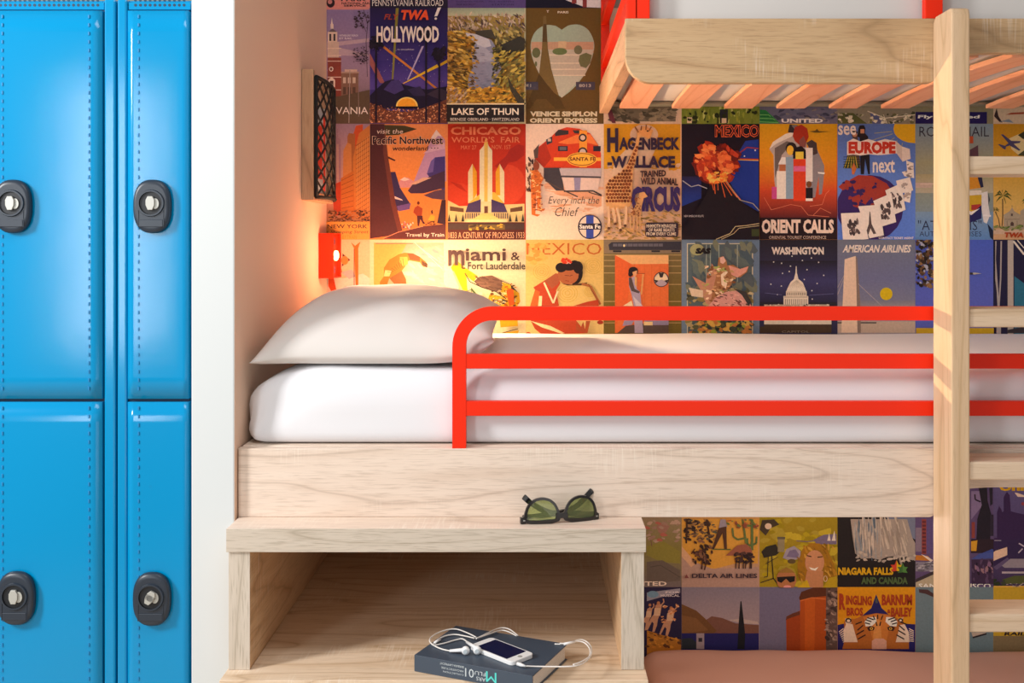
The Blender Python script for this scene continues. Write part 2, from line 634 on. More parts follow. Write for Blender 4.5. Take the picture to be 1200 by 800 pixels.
# ------------------------------------------------------------------ upper bunk
up = thing('bunk_bed', 'upper bunk bed with slatted base, cut by the top of the frame', 'bed', (0, 0, 0), 0, 'bunk beds')
XU = bx(733)
UZ0, UZ1 = bz(97), bz(21.5)
side_rail(UZ0, UZ1, bz(62), XU, True, 'oak_x_shaded', 'side_rail', up)
obj('end_board', newbox(XU, XU + .026, YR1 + .0005, YB - .004, bz(69), UZ1 - .002, 0.002), M['oak_y_shaded'], up)
SZ = 1.868
obj('ledger', newbox(XU + .027, XB1, 2.9055, YB - .004, SZ + .0125, SZ + .0205, 0.001), M['grey_rail'], up)
k = 0
x = (726 - U0) * 2.9 / F
while x < XB1 - .08:
    if x < XU + .028:
        x0 = XU + .0285
    else:
        x0 = x
    # gently sprung slat
    bm = bmesh.new()
    pts = []
    n = 10
    y0, y1 = YR1 + .002, 2.904
    for i in range(n + 1):
        yy = y0 + (y1 - y0) * i / n
        pts.append((yy, SZ + .0005 + .010 * (1 - (2 * i / n - 1) ** 2)))
    pts = pts + [(yy, zz + .011) for yy, zz in pts[::-1]]
    prism(bm, pts, 'x', x0, x0 + .078, bev=0.0012)
    obj('slat', bm, M['slat'], up)
    x += 0.1440


def soft_block(x0, x1, y0, y1, z0, z1, R_, e, amp, seed, nx=64, ny=26, droop=0.0, name='mattress', m=None):
    """Stuffed rectangular pad: superellipsoid-edged box with gentle fabric unevenness."""
    bm = bmesh.new()
    bmesh.ops.create_cube(bm, size=2.0)
    # subdivide by grid build instead
    bm.clear()
    cx, cy, cz = (x0 + x1) / 2, (y0 + y1) / 2, (z0 + z1) / 2
    hx, hy, hz = (x1 - x0) / 2, (y1 - y0) / 2, (z1 - z0) / 2
    nz = 12
    verts = {}

    def key(i, j, k_):
        return (i, j, k_)

    def dens(t, h):
        # finer spacing near the ends
        q = 2 * t - 1
        return h * math.copysign(1 - (1 - abs(q)) ** 1.6, q)

    def put(i, j, k_):
        kk = key(i, j, k_)
        if kk in verts:
            return verts[kk]
        p = Vector((dens(i / nx, hx), dens(j / ny, hy), hz * (2 * k_ / nz - 1)))
        q = min(1.0, k_ / nz / 0.65)
        q = q * q * (3 - 2 * q)
        r = [lo_ + (hi_ - lo_) * q for lo_, hi_ in zip((min(.045, R_[0]), min(.022, R_[1]), min(.022, R_[2])), R_)]
        c = Vector((max(-hx + r[0], min(hx - r[0], p.x)), max(-hy + r[1], min(hy - r[1], p.y)), max(-hz + r[2], min(hz - r[2], p.z))))
        d = Vector(((p.x - c.x) / r[0], (p.y - c.y) / r[1], (p.z - c.z) / r[2]))
        L = (abs(d.x) ** e + abs(d.y) ** e + abs(d.z) ** e) ** (1 / e)
        if L > 1e-6:
            d = d / L
            p = Vector((c.x + d.x * r[0], c.y + d.y * r[1], c.z + d.z * r[2]))
        w = noise.noise(Vector((p.x * 3 + seed, p.y * 4, p.z * 6))) * amp + noise.noise(Vector((p.x * 11 + seed, p.y * 9, p.z * 16))) * amp * .3
        end = max(0.0, 1 - (p.x + hx) / .22)
        w += end * (noise.noise(Vector((p.x * 9, p.y * 14 + seed, p.z * 22))) * amp * 1.2)
        nrm = Vector((p.x / hx ** 2, p.y / hy ** 2, p.z / hz ** 2)).normalized()
        if k_ > 0:
            p += nrm * w
        v = bm.verts.new((cx + p.x, cy + p.y, cz + p.z))
        verts[kk] = v
        return v
    for i in range(nx):
        for j in range(ny):
            for k_ in (0, nz):
                q = [put(i, j, k_), put(i + 1, j, k_), put(i + 1, j + 1, k_), put(i, j + 1, k_)]
                bm.faces.new(q if k_ else q[::-1])
    for i in range(nx):
        for k_ in range(nz):
            for j in (0, ny):
                q = [put(i, j, k_), put(i + 1, j, k_), put(i + 1, j, k_ + 1), put(i, j, k_ + 1)]
                bm.faces.new(q if j == 0 else q[::-1])
    for j in range(ny):
        for k_ in range(nz):
            for i in (0, nx):
                q = [put(i, j, k_), put(i, j + 1, k_), put(i, j + 1, k_ + 1), put(i, j, k_ + 1)]
                bm.faces.new(q[::-1] if i == 0 else q)
    bmesh.ops.recalc_face_normals(bm, faces=bm.faces[:])
    return obj(name, bm, m, None, True)


mt = soft_block(XL + .008, XB1 - .02, YR1 + .006, YB - .006, 1.0975, 1.247, (.17, .045, .075), 2.1, 0.004, 2.0, m=M['sheet'])
tag(mt, 'made up white mattress with smooth sheet on the lower bunk', 'mattress')
mu = soft_block(XU + .03, XB1 - .02, YR1 + .008, YB - .008, SZ + .0225, 2.055, (.05, .04, .05), 2.3, 0.003, 7.0, m=M['sheet_shaded'])
tag(mu, 'white mattress on the upper bunk slats above the oak rail', 'mattress')

# red guard of the upper bunk: front posts on the rail, bars running back along its head end
g = bmesh.new()
UT = UZ1 + .0003
ya, yb = 2.079, 2.0985
w = 16.5 * 2.079 / F
front = [((744.5 - U0) * ya / F, (761.5 - U0) * ya / F), ((1084.5 - U0) * ya / F, (1105 - U0) * ya / F)]
for a, b in front:
    box(g, a, b, ya, yb, UT, 2.26, 0.0012)
box(g, front[0][0], XB1 - .05, ya, yb, 2.234, 2.26, 0.0012)
ug = obj('guard_rail', g, M['red'], up)
obj('guard_bar', newbox(front[0][1] - .001, XB1 - .05, ya + .001, yb - .001, 2.10, 2.127, 0.0012), M['red'], ug)
ex0, ex1 = XU + .003, XU + .022
obj('guard_post', newbox(ex0, ex1 + .004, 2.915, 2.942, UZ1 - .001, 2.26, 0.0012), M['red'], ug)
for z0 in (1.985, 2.10, 2.233):
    obj('guard_bar', newbox(ex0, ex1, 2.1, 2.916, z0, z0 + .027, 0.0012), M['red'], ug)
obj('guard_post', newbox(ex0, ex1 + .002, 2.079, 2.1, UT, 2.26, 0.0012), M['red'], ug)

# ------------------------------------------------------------------ low bed under the bunks
lb = thing('low_bed', 'low bed with white cover tinted pink for the warm light under the lower bunk', 'bed', (0.9, 2.45, 0))
obj('bed_frame', newbox(-0.62, .65, -.35, .49, 0.0, 0.16, 0.004), M['oak_x'], lb)
pk = soft_block(.275, 1.56, 2.09, YB - .008, .162, .372, (.06, .05, .06), 2.3, 0.010, 5.0, m=M['warm_tinted_cover'])
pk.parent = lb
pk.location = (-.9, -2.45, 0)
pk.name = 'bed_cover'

ll = bpy.data.lights.new('under_bunk_fill', 'POINT')  # added warm fill under the lower bunk; its source is assumed, unseen
ll.energy = 4.2
ll.color = (1.0, 0.80, 0.68)
ll.shadow_soft_size = .10
llo = bpy.data.objects.new('under_bunk_fill', ll)
C.objects.link(llo)
llo.location = (.72, 2.42, .88)

# ------------------------------------------------------------------ step unit
YS = 1.99
st = thing('step_unit', 'pale oak two step unit with open cubby in front of the bunk', 'steps', (-.19, 2.4, 0))
SX0, SX1 = -.5877 + .19, .2045 + .19
dy = -2.4
T1, T1b = 0.9600, 0.9158
T0 = 0.692


def spart(name, m, *a, **k_):
    return obj(name, newbox(*a, **k_), m, st)


spart('upper_step', [M['oak_x'], M['oak_edge']], SX0, SX1, YS + .002 + dy, YR0 - .0015 + dy, T1b, T1, 0.0012)
spart('step_edge', M['oak_edge'], SX0, SX1, YS + dy, YS + .0018 + dy, T1b, T1, 0.0006)
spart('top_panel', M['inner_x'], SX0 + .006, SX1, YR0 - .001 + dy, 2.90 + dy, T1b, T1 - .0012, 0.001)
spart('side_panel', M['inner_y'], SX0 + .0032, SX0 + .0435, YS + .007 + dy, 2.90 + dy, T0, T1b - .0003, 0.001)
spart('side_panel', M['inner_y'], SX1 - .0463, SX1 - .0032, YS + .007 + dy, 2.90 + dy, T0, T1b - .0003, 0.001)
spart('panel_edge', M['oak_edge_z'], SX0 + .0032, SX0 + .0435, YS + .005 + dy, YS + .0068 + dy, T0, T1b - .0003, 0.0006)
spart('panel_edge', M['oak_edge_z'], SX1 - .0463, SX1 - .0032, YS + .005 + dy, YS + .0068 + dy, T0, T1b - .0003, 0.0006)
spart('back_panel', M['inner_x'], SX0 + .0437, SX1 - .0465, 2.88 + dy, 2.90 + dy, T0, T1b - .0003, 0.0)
spart('lower_step', M['step_x'], SX0, SX1, 1.947 + dy, 2.90 + dy, T0 - .044, T0 - .0003, 0.0012)
spart('side_panel', M['oak_z'], SX0 + .0032, SX0 + .0435, 1.96 + dy, 2.90 + dy, 0.0, T0 - .0445, 0.001)
spart('side_panel', M['oak_z'], SX1 - .0463, SX1 - .0032, 1.96 + dy, 2.90 + dy, 0.0, T0 - .0445, 0.001)

# ------------------------------------------------------------------ ladder
YA, YBk = 1.983, YR0 - .001
lad = thing('ladder', 'pale wooden bunk ladder standing upright at the right', 'ladder', (.9, 2.03, 0))
LX0, LX1 = .7780 - .9, .8135 - .9


def stile(xa, xb):
    z1 = CZ - (8 - V0) * YA / F
    pts = [(YA - 2.03, 0), (YBk - 2.03, 0), (YBk - 2.03, z1 - .012), (YBk - 2.03 - .012, z1 - .001), (YA - 2.03 + .012, z1)] + [(YA - 2.03 + .004, z1 - .003), (YA - 2.03, z1 - .014)]
    bm = prism(bmesh.new(), pts, 'x', xa, xb, bev=0.004, seg=3)
    return obj('stile', bm, M['oak_z'], lad)


stile(LX0, LX1)
stile(LX0 + .42, LX1 + .42)
for v0 in (904, 719.5, 541, 362, 183):
    z1 = CZ - (v0 - V0) * (YA + .004) / F
    obj('rung', newbox(LX1 - .0005, LX0 + .4205, YA + .004 - 2.03, YBk - .004 - 2.03, z1 - .0345, z1, 0.003), M['rung'], lad)

# ------------------------------------------------------------------ pillow
bm = bmesh.new()
PCX, PCY = -.332, 2.463
HX, HY = .240, .346
N1, N2 = 40, 48


def pil(a, b, sgn):
    # planform with pulled-out corners and slightly hollow sides
    x = PCX + HX * a * (1 - .10 * (1 - abs(a) ** 1.5) * 0 - .07 * (1 - b * b) * abs(a) ** 3 * 0) * (1 + .045 * (b ** 4) * abs(a) - .02)
    y = PCY + HY * b * (1 + .03 * (a ** 4) * abs(b) - .01)
    t = max(0.0, (1 - a ** 4) ** .62 * (1 - abs(b) ** 3.2) ** .55)
    seam = 1.272 + .012 * (b + 1) + (.030 * a ** 6 if a > 0 else 0)
    lump = noise.noise(Vector((a * 2.1, b * 1.6, 3.3))) * .008 + noise.noise(Vector((a * 5.5, b * 4, 8.3))) * .0025
    if sgn > 0:
        z = seam + t * (.110 - .010 * a + lump)
    else:
        z = seam - t * .055
        z = max(z, 1.2595 - .022 * max(0, (-b - .88) / .12) ** 2)
    # the free corner at the front left droops on to the sheet
    d = max(0, -a - .55) / .45
    z -= .014 * d * d * (1 if b < 0 else .4)
    return Vector((x, y, max(z, 1.258 - .016 * max(0, (-b - .88) / .12) ** 2)))


G = {}
for sg in (1, -1):
    for i in range(N1 + 1):
        for j in range(N2 + 1):
            a, b = math.sin(PI / 2 * (2 * i / N1 - 1)), math.sin(PI / 2 * (2 * j / N2 - 1))
            if sg < 0 and (i in (0, N1) or j in (0, N2)):
                G[sg, i, j] = G[1, i, j]
            else:
                G[sg, i, j] = bm.verts.new(pil(a, b, sg))
for sg in (1, -1):
    for i in range(N1):
        for j in range(N2):
            q = [G[sg, i, j], G[sg, i + 1, j], G[sg, i + 1, j + 1], G[sg, i, j + 1]]
            try:
                f = bm.faces.new(q if sg > 0 else q[::-1])
                f.smooth = True
            except ValueError:
                pass
pi_ = obj('pillow', bm, M['pillow'], None, True)
sd = pi_.modifiers.new('smooth', 'SUBSURF')
sd.levels = sd.render_levels = 1
tag(pi_, 'plump white pillow at the left end of the lower bunk', 'pillow')

# ------------------------------------------------------------------ reading lamp
LY0 = 2.846
lp = thing('reading_lamp', 'small orange red box reading lamp glowing low on the left wall', 'lamp', (XL, LY0, 1.403))
bm = bmesh.new()
W_, D_, H_ = .0415, YB - .004 - LY0, .122
th = .003
box(bm, .0008, W_, 0, th, 0, H_, .001)
box(bm, .0008, W_, D_ - th, D_, 0, H_, .001)
box(bm, .0008, W_, th, D_ - th, H_ - th, H_, .0008)
box(bm, .0008, W_, th, D_ - th, 0, th, .0008)
obj('housing', bm, M['red'], lp)
bm = newbox(W_ - .012, W_ - .009, th, D_ - th, th, H_ - th)
for zz in (.022, .1):
    prism(bm, [(D_ / 2 + .009 * math.cos(q), zz + .009 * math.sin(q) * 1.2) for q in [2 * PI * i / 16 for i in range(16)]], 'x', W_ - .0088, W_ - .008, mi=1)
obj('face_plate', bm, [M['red'], M['blue_dark']], lp)
bm = bmesh.new()
bmesh.ops.create_uvsphere(bm, u_segments=16, v_segments=10, radius=.011)
for v in bm.verts:
    v.co = Vector((W_ - .004 + v.co.x * .7, D_ / 2 + v.co.y, H_ / 2 + v.co.z * 1.3))
obj('bulb', bm, M['lamp_glow'], lp, True)
ld = bpy.data.lights.new('reading_light', 'POINT')
ld.energy = 2.6
ld.color = (1.0, 0.36, 0.18)
ld.shadow_soft_size = .02
lo = bpy.data.objects.new('reading_light', ld)
C.objects.link(lo)
lo.parent = lp
lo.location = (W_ + .11, D_ / 2 - .12, H_ / 2)
ld = bpy.data.lights.new('reading_beam', 'SPOT')
ld.energy = 90.0
ld.color = (1.0, 0.74, 0.44)
ld.spot_size = math.radians(112)
ld.spot_blend = 1.0
ld.shadow_soft_size = .015
lo = bpy.data.objects.new('reading_beam', ld)
C.objects.link(lo)
lo.parent = lp
lo.location = (W_ + .012, D_ / 2 - .03, H_ / 2)
lo.rotation_euler = Vector((1.0, -.42, -.15)).to_track_quat('-Z', 'Y').to_euler()

# ------------------------------------------------------------------ net pocket on the left wall
NY0, NY1, NZ0, NZ1 = 2.64, 2.895, 1.606, 1.934
npk = thing('net_pocket', 'wooden framed black net pocket on the left wall above the reading lamp', 'net pocket', (XL, NY0, NZ0))
dN, hN = NY1 - NY0, NZ1 - NZ0
bm = bmesh.new()
e = .022
box(bm, .0006, .030, 0, e, 0, hN, .0015)
box(bm, .0006, .030, dN - e, dN, 0, hN, .0015)
box(bm, .0006, .030, e, dN - e, 0, e, .0015)
box(bm, .0006, .012, e, dN - e, hN - e, hN, .0015)
obj('frame', bm, M['frame_wood'], npk)
bm = bmesh.new()


def netp(s, t):
    sag = .020 * math.sin(PI * min(1, max(0, s))) * (1 - .6 * t) + .004
    return Vector((.031 + sag, e * .5 + s * (dN - e), e * .4 + t * (hN - e * 1.2)))


nc, nr = 4, 7
for dirn in (1, -1):
    for c0 in range(-nr, nc + nr):
        pts = []
        for q in range(0, nr * 4 + 1):
            t = q / (nr * 4)
            s = (c0 + dirn * t * nr) / nc
            if -1e-6 <= s <= 1 + 1e-6:
                wob = .003 * math.sin(9 * t + c0)
                pp = netp(s, t)
                pp.y += wob
                pp.y = min(dN - .004, max(.004, pp.y))
                pts.append(pp)
        if len(pts) > 2:
            tube(bm, pts, .0027, 5)
for (sa, ta), (sb, tb) in (((0, 0), (1, 0)), ((0, 1), (1, 1)), ((0, 0), (0, 1)), ((1, 0), (1, 1))):
    tube(bm, [netp(sa + (sb - sa) * i / 12, ta + (tb - ta) * i / 12) for i in range(13)], .0052, 6)
obj('net', bm, M['cord_black'], npk)
bm = newbox(XL + .016, XL + .022, 2.69, 2.84, NZ0 + .0235, NZ0 + .25, .0008)
box(bm, XL + .0221, XL + .0225, 2.705, 2.79, NZ0 + .06, NZ0 + .2, 0, 1)
box(bm, XL + .0221, XL + .0225, 2.80, 2.83, NZ0 + .03, NZ0 + .23, 0, 1)
lf = obj('leaflet', bm, [M['leaflet_blue'], M['leaflet_red']])
tag(lf, 'red and pale blue leaflet tucked inside the black net pocket', 'leaflet')

# ------------------------------------------------------------------ book, phone, earphones
BT = .723
P0, P1 = onz(485.5, 767, BT), onz(624, 792, BT)
bxd = (P1 - P0)
bl = bxd.length
ang = math.atan2(bxd.y, bxd.x)
bk = thing('book', 'thick charcoal book lying under the phone on the lower step', 'book', (P0.x, P0.y, T0), ang)
bw, bh = .166, BT - T0
bm = bmesh.new()
c_ = .0022
box(bm, 0, bl, 0, bw, .0002, c_, .0006)
box(bm, 0, bl, 0, bw, bh - c_, bh, .0006)
box(bm, 0, bl, 0, .0025, c_, bh - c_, .0003)
obj('cover', bm, M['book_cover'], bk)
bm = newbox(.003, bl - .0035, .0026, bw - .0035, c_ + .0001, bh - c_ - .0001)
for i in range(9):
    z = c_ + .0028 * (i + .6)
    box(bm, bl - .0035, bl - .0033, .003, bw - .004, z, z + .0005, 0, 1)
obj('pages', bm, [M['paper_edge'], M['oak_edge']], bk)


def print_on(name, parent, items, y=-.0003):
    """upside-down spine lettering: items are (text, x0, x1, ztop, zbottom, material index)"""
    bm = bmesh.new()
    for t, x0, x1, z0, z1, mi in items:
        vs, fs = text_mesh(t, 0.0)
        V = [bm.verts.new((x1 - a * (x1 - x0), y, z0 + b * (z1 - z0))) for a, b in vs]
        for f in fs:
            try:
                ff = bm.faces.new([V[i] for i in f])
            except ValueError:
                continue
            ff.normal_update()
            if ff.normal.y > 0:
                ff.normal_flip()
            ff.material_index = mi
    return obj(name, bm, [M['pale_print'], M['teal_print']], parent)


print_on('spine_lettering', bk, [('M', .151, .172, .006, .025, 1), ('ARS', .131, .150, .005, .012, 0), ('FLU', .128, .150, .015, .022, 0), ('01', .108, .126, .008, .024, 0),
                                 ('BARBARA LAMPRECHT', .055, .105, .0225, .0265, 0), ('ARCHITECTURE', .058, .105, .0150, .0185, 0), ('COLLECTION', .062, .105, .0085, .0115, 0)])

pa = onz(576, 746, BT + .0082)
pb = onz(626, 765, BT + .0082)
pd = pb - pa
ph = thing('phone', 'white phone with dark screen lying on the charcoal book', 'phone', ((pa.x + pb.x) / 2, (pa.y + pb.y) / 2, BT), math.atan2(pd.y, pd.x))
L_, Wp = .118, .0585
bm = bmesh.new()


def rrect(x0, x1, y0, y1, r, n=6):
    return arc(x1 - r, y1 - r, r, 0, 90, n) + arc(x0 + r, y1 - r, r, 90, 180, n) + arc(x0 + r, y0 + r, r, 180, 270, n) + arc(x1 - r, y0 + r, r, 270, 360, n)


prism(bm, rrect(-L_ / 2, L_ / 2, -Wp, 0, .009), 'z', .0002, .0080, bev=.0010)
obj('body', bm, M['white_plastic'], ph)
bm = prism(bmesh.new(), rrect(-L_ / 2 + .016, L_ / 2 - .018, -Wp + .0038, -.0038, .0008), 'z', .0078, .0083)
obj('screen', bm, M['screen'], ph)
bm = prism(bmesh.new(), [(L_ / 2 - .009 + .0046 * math.cos(q), -Wp / 2 + .0046 * math.sin(q)) for q in [2 * PI * i / 20 for i in range(20)]], 'z', .0079, .0082)
obj('home_button', bm, M['silver'], ph)

ep = thing('earphones', 'white wired earphones coiled loosely over the book and phone', 'earphones', (P0.x, P0.y, BT))


def ec(x, y, dz=.0022):
    q = onz(470 + x / 5.0, 720 + y / 5.0, BT + dz)
    return q - Vector((P0.x, P0.y, BT))


r_c = .00135
bm = bmesh.new()
runs = [
    [(440, 132, .006), (385, 105, .005), (320, 84, .004), (255, 92, .003), (200, 115, .002), (168, 145, .002), (180, 172, .002), (215, 192, .002), (255, 206, .002), (300, 213, .003), (350, 212, .005)],
    [(186, 178, .0035), (200, 158, .003), (250, 128, .003), (310, 116, .003), (370, 124, .004), (430, 138, .008)],
    [(190, 180, .004), (250, 168, .003), (320, 148, .003), (360, 142, .004), (395, 165, .007)],
    [(440, 140, .009), (500, 112, .006), (560, 84, .003), (600, 77, .003), (640, 88, .003), (684, 122, .002)],
    [(450, 136, .008), (520, 112, .006), (585, 92, .003), (630, 100, .003), (676, 124, .002)],
    [(900, 172, .002), (950, 172, .002), (1000, 160, .002), (1050, 146, .002), (1090, 160, -.001), (1115, 195, -.004), (1112, 240, -.006), (1080, 275, -.004), (1030, 298, .001), (960, 304, .002), (860, 304, .002), (780, 303, .002), (728, 301, .004)],
    [(930, 168, .004), (985, 168, .004), (1035, 156, .003), (1075, 165, .001), (1104, 198, -.001), (1106, 238, -.002), (1080, 262, 0), (1045, 280, .002), (1010, 292, .0035)],
]
for rn in runs:
    tube(bm, spline([ec(*q) for q in rn], 6), r_c, 6)
obj('cord', bm, M['white_cord'], ep)
bm = tube(bmesh.new(), [ec(228, 145, .004), ec(196, 165, .004)], .0026, 8)
obj('splitter', bm, M['white_plastic'], ep)
bm = tube(bmesh.new(), [ec(955, 172, .004), ec(1018, 158, .004)], .0026, 8)
obj('remote', bm, M['white_plastic'], ep)
bm = tube(bmesh.new(), [ec(683, 287, .0042), ec(702, 294, .0042), ec(730, 302, .004)], [.0036, .0034, .0016], 10)
obj('jack_plug', bm, M['white_plastic'], ep)


def earbud(cx, cy, sx, sy, sdz):
    c = ec(cx, cy, .0085)
    bm = bmesh.new()
    bmesh.ops.create_uvsphere(bm, u_segments=18, v_segments=12, radius=.0083)
    for v in bm.verts:
        v.co = c + Vector((v.co.x * .95, v.co.y * .8, v.co.z * .98))
    for f in bm.faces:
        f.smooth = True
    b = obj('earbud', bm, M['white_plastic'], ep)
    bm = tube(bmesh.new(), [c + Vector((.002, .001, .001)), ec(sx, sy, sdz)], [.0044, .0026], 10)
    obj('stem', bm, M['white_plastic'], b)
    bm = bmesh.new()
    prism(bm, [(c.x + .0042 * math.cos(q), c.z + .0042 * math.sin(q) + .0005) for q in [2 * PI * i / 18 for i in range(18)]], 'y', c.y - .0078, c.y - .006, bev=.0005)
    obj('grille', bm, M['pale_print'], b)


earbud(378, 210, 285, 212, .004)
earbud(446, 208, 385, 160, .009)

# ------------------------------------------------------------------ sunglasses
q0, q1 = onz(613, 616, T1), onz(703, 610, T1)
gd = q1 - q0
gl = gd.length
gs = thing('sunglasses', 'black framed green lensed sunglasses standing upside down on the upper step', 'sunglasses', (q0.x, q0.y + .002, T1), math.atan2(gd.y, gd.x))
GW = gl
GH = .052


def lens_path(mx, k=1.0):
    """lens opening, outer side towards -x before mirroring; upside down so the wide brow is below"""
    pts = [(-.0255, .008), (-.027, .014), (-.025, .027), (-.020, .037), (-.012, .0435), (-.001, .0460), (.010, .0435), (.018, .037), (.0235, .027), (.026, .0165), (.0235, .0095), (.012, .0078), (-.012, .0068)]
    cz = .026
    return [(mx * x * k * 1.10, cz + (z - cz) * k) for x, z in pts]


def loop_spl(pts, per=5):
    return [(v.x, v.y) for v in spline([(a, b, 0) for a, b in pts], per, True)]


lcx = (GW / 2 - .0375, GW / 2 + .0375)


def curveY(x):
    # wrap of the front: ends swing back
    return .010 * ((x - GW / 2) / (GW / 2)) ** 2


bm = bmesh.new()
for cx, mx in zip(lcx, (1, -1)):
    inner = loop_spl(lens_path(mx))
    n = len(inner)
    # thicker towards the brow (bottom)
    outer = []
    c = Vector((0, .026))
    for i, (a, b) in enumerate(inner):
        d = Vector((a, b - .026)).normalized()
        wd_ = .0050 + .0045 * max(0, -d.y)
        outer.append((a + d.x * wd_, max(.0006, b + d.y * wd_)))
    rings = []
    for path, y in ((outer, -.0022), (outer, .0022), (inner, .0022), (inner, -.0022)):
        rings.append([bm.verts.new((cx + a, y + curveY(cx + a), b)) for a, b in path])
    for k_ in range(4):
        A, B = rings[k_], rings[(k_ + 1) % 4]
        for i in range(n):
            j = (i + 1) % n
            bm.faces.new((A[i], A[j], B[j], B[i]))
# bridge and end pieces
bp_ = [(-.0095, .010), (-.006, .0135), (0, .0148), (.006, .0135), (.0095, .010), (.0085, .021), (.004, .0215), (-.004, .0215), (-.0085, .021)]
prism(bm, [(GW / 2 - .0125, .0095), (GW / 2 + .0125, .0095), (GW / 2 + .0115, .0205), (GW / 2 + .006, .0195), (GW / 2 - .006, .0195), (GW / 2 - .0115, .0205)], 'y', -.0022, .0030, bev=.001)
for sg in (-1, 1):
    xe = GW / 2 + sg * (GW / 2 - .0035)
    box(bm, xe - .0065, xe + .0045, curveY(0) - .003, curveY(0) + .008, .0006, .0125, .0015)
bmesh.ops.recalc_face_normals(bm, faces=bm.faces[:])
fr_ = obj('frame', bm, M['black_gloss'], gs)
for sg in (-1, 1):
    xe = GW / 2 + sg * (GW / 2 - .004)
    obj('rivet', newbox(xe - .002, xe + .002, curveY(0) - .0036, curveY(0) - .0028, .0062, .0082, .0003), M['silver'], fr_)
for cx, mx in zip(lcx, (1, -1)):
    bm = bmesh.new()
    inner = loop_spl(lens_path(mx, 1.01))
    A = [bm.verts.new((cx + a, -.0004 + curveY(cx + a), b)) for a, b in inner]
    B = [bm.verts.new((cx + a, .0010 + curveY(cx + a), b)) for a, b in inner]
    bm.faces.new(A)
    bm.faces.new(B[::-1])
    for i in range(len(A)):
        j = (i + 1) % len(A)
        bm.faces.new((A[j], A[i], B[i], B[j]))
    bmesh.ops.recalc_face_normals(bm, faces=bm.faces[:])
    obj('lens', bm, M['glass_lens'], gs)
for sg in (-1, 1):
    xe = GW / 2 + sg * (GW / 2 - .004)
    X_ = lambda f: GW / 2 + sg * (GW / 2 - .004) - sg * f
    yo = .011 + (0.004 if sg > 0 else .010)
    path = [(X_(-.001), curveY(0) + .006, .009), (X_(.003), yo + .003, .009), (X_(.03), yo + .004, .0105), (X_(.06), yo + .005, .0125), (X_(.088), yo + .006, .015), (X_(.112), yo + .007, .026), (X_(.129), yo + .008, .037), (X_(.140), yo + .009, .047), (X_(.143), yo + .009, .0495)]
    if sg < 0:
        path = [(a, b, c + (.003 if i > 5 else 0)) for i, (a, b, c) in enumerate(path)]
    bm = bmesh.new()
    sp = spline(path, 6)
    n = len(sp)
    rings = []
    for i, p_ in enumerate(sp):
        t_ = (sp[min(i + 1, n - 1)] - sp[max(i - 1, 0)])
        t_.y = 0
        t_.normalize()
        nn = Vector((-t_.z, 0, t_.x))
        hw = .0050 + (.0010 * max(0, (i / n - .7) / .3))
        if i > n - 7:
            hw *= (1.0, .98, .93, .84, .68, .4)[i - (n - 6)]
        rings.append([bm.verts.new(p_ + nn * a * hw + Vector((0, b, 0))) for a, b in ((1, -.0013), (1, .0013), (-1, .0013), (-1, -.0013))])
    for A, B in zip(rings, rings[1:]):
        for k_ in range(4):
            bm.faces.new((A[k_], A[(k_ + 1) % 4], B[(k_ + 1) % 4], B[k_]))
    bm.faces.new(rings[0][::-1])
    bm.faces.new(rings[-1])
    bmesh.ops.recalc_face_normals(bm, faces=bm.faces[:])
    obj('temple', bm, M['black_gloss'], gs)
# ------------------------------------------------------------------ posters on the back wall
PC0, PW = 342.2, 91.3          # first column edge and pitch, in frame pixels on the wall plane
PR0, PH = 9.5, 135.6
PX = YB / F                    # one frame pixel on the wall, in metres

pm = bpy.data.materials.new('printed_paper')
pm.use_nodes = True
_b = pm.node_tree.nodes['Principled BSDF']
_a = pm.node_tree.nodes.new('ShaderNodeAttribute')
_a.attribute_name = 'ink'
_n = pm.node_tree.nodes.new('ShaderNodeTexNoise')
_n.inputs['Scale'].default_value = 160
_n.inputs['Detail'].default_value = 3
_tc = pm.node_tree.nodes.new('ShaderNodeTexCoord')
_mr = pm.node_tree.nodes.new('ShaderNodeMapRange')
_mr.inputs['To Min'].default_value = 0.82
_mr.inputs['To Max'].default_value = 1.16
_mx = pm.node_tree.nodes.new('ShaderNodeMix')
_mx.data_type = 'RGBA'
_mx.blend_type = 'MULTIPLY'
_mx.inputs[0].default_value = 1.0
_l = pm.node_tree.links.new
_l(_tc.outputs['Object'], _n.inputs['Vector'])
_l(_n.outputs['Fac'], _mr.inputs['Value'])
_l(_a.outputs['Color'], _mx.inputs[6])
_l(_mr.outputs['Result'], _mx.inputs[7])
_l(_mx.outputs[2], _b.inputs['Base Color'])
_b.inputs['Roughness'].default_value = 0.6
_b.inputs['Specular IOR Level'].default_value = 0.15


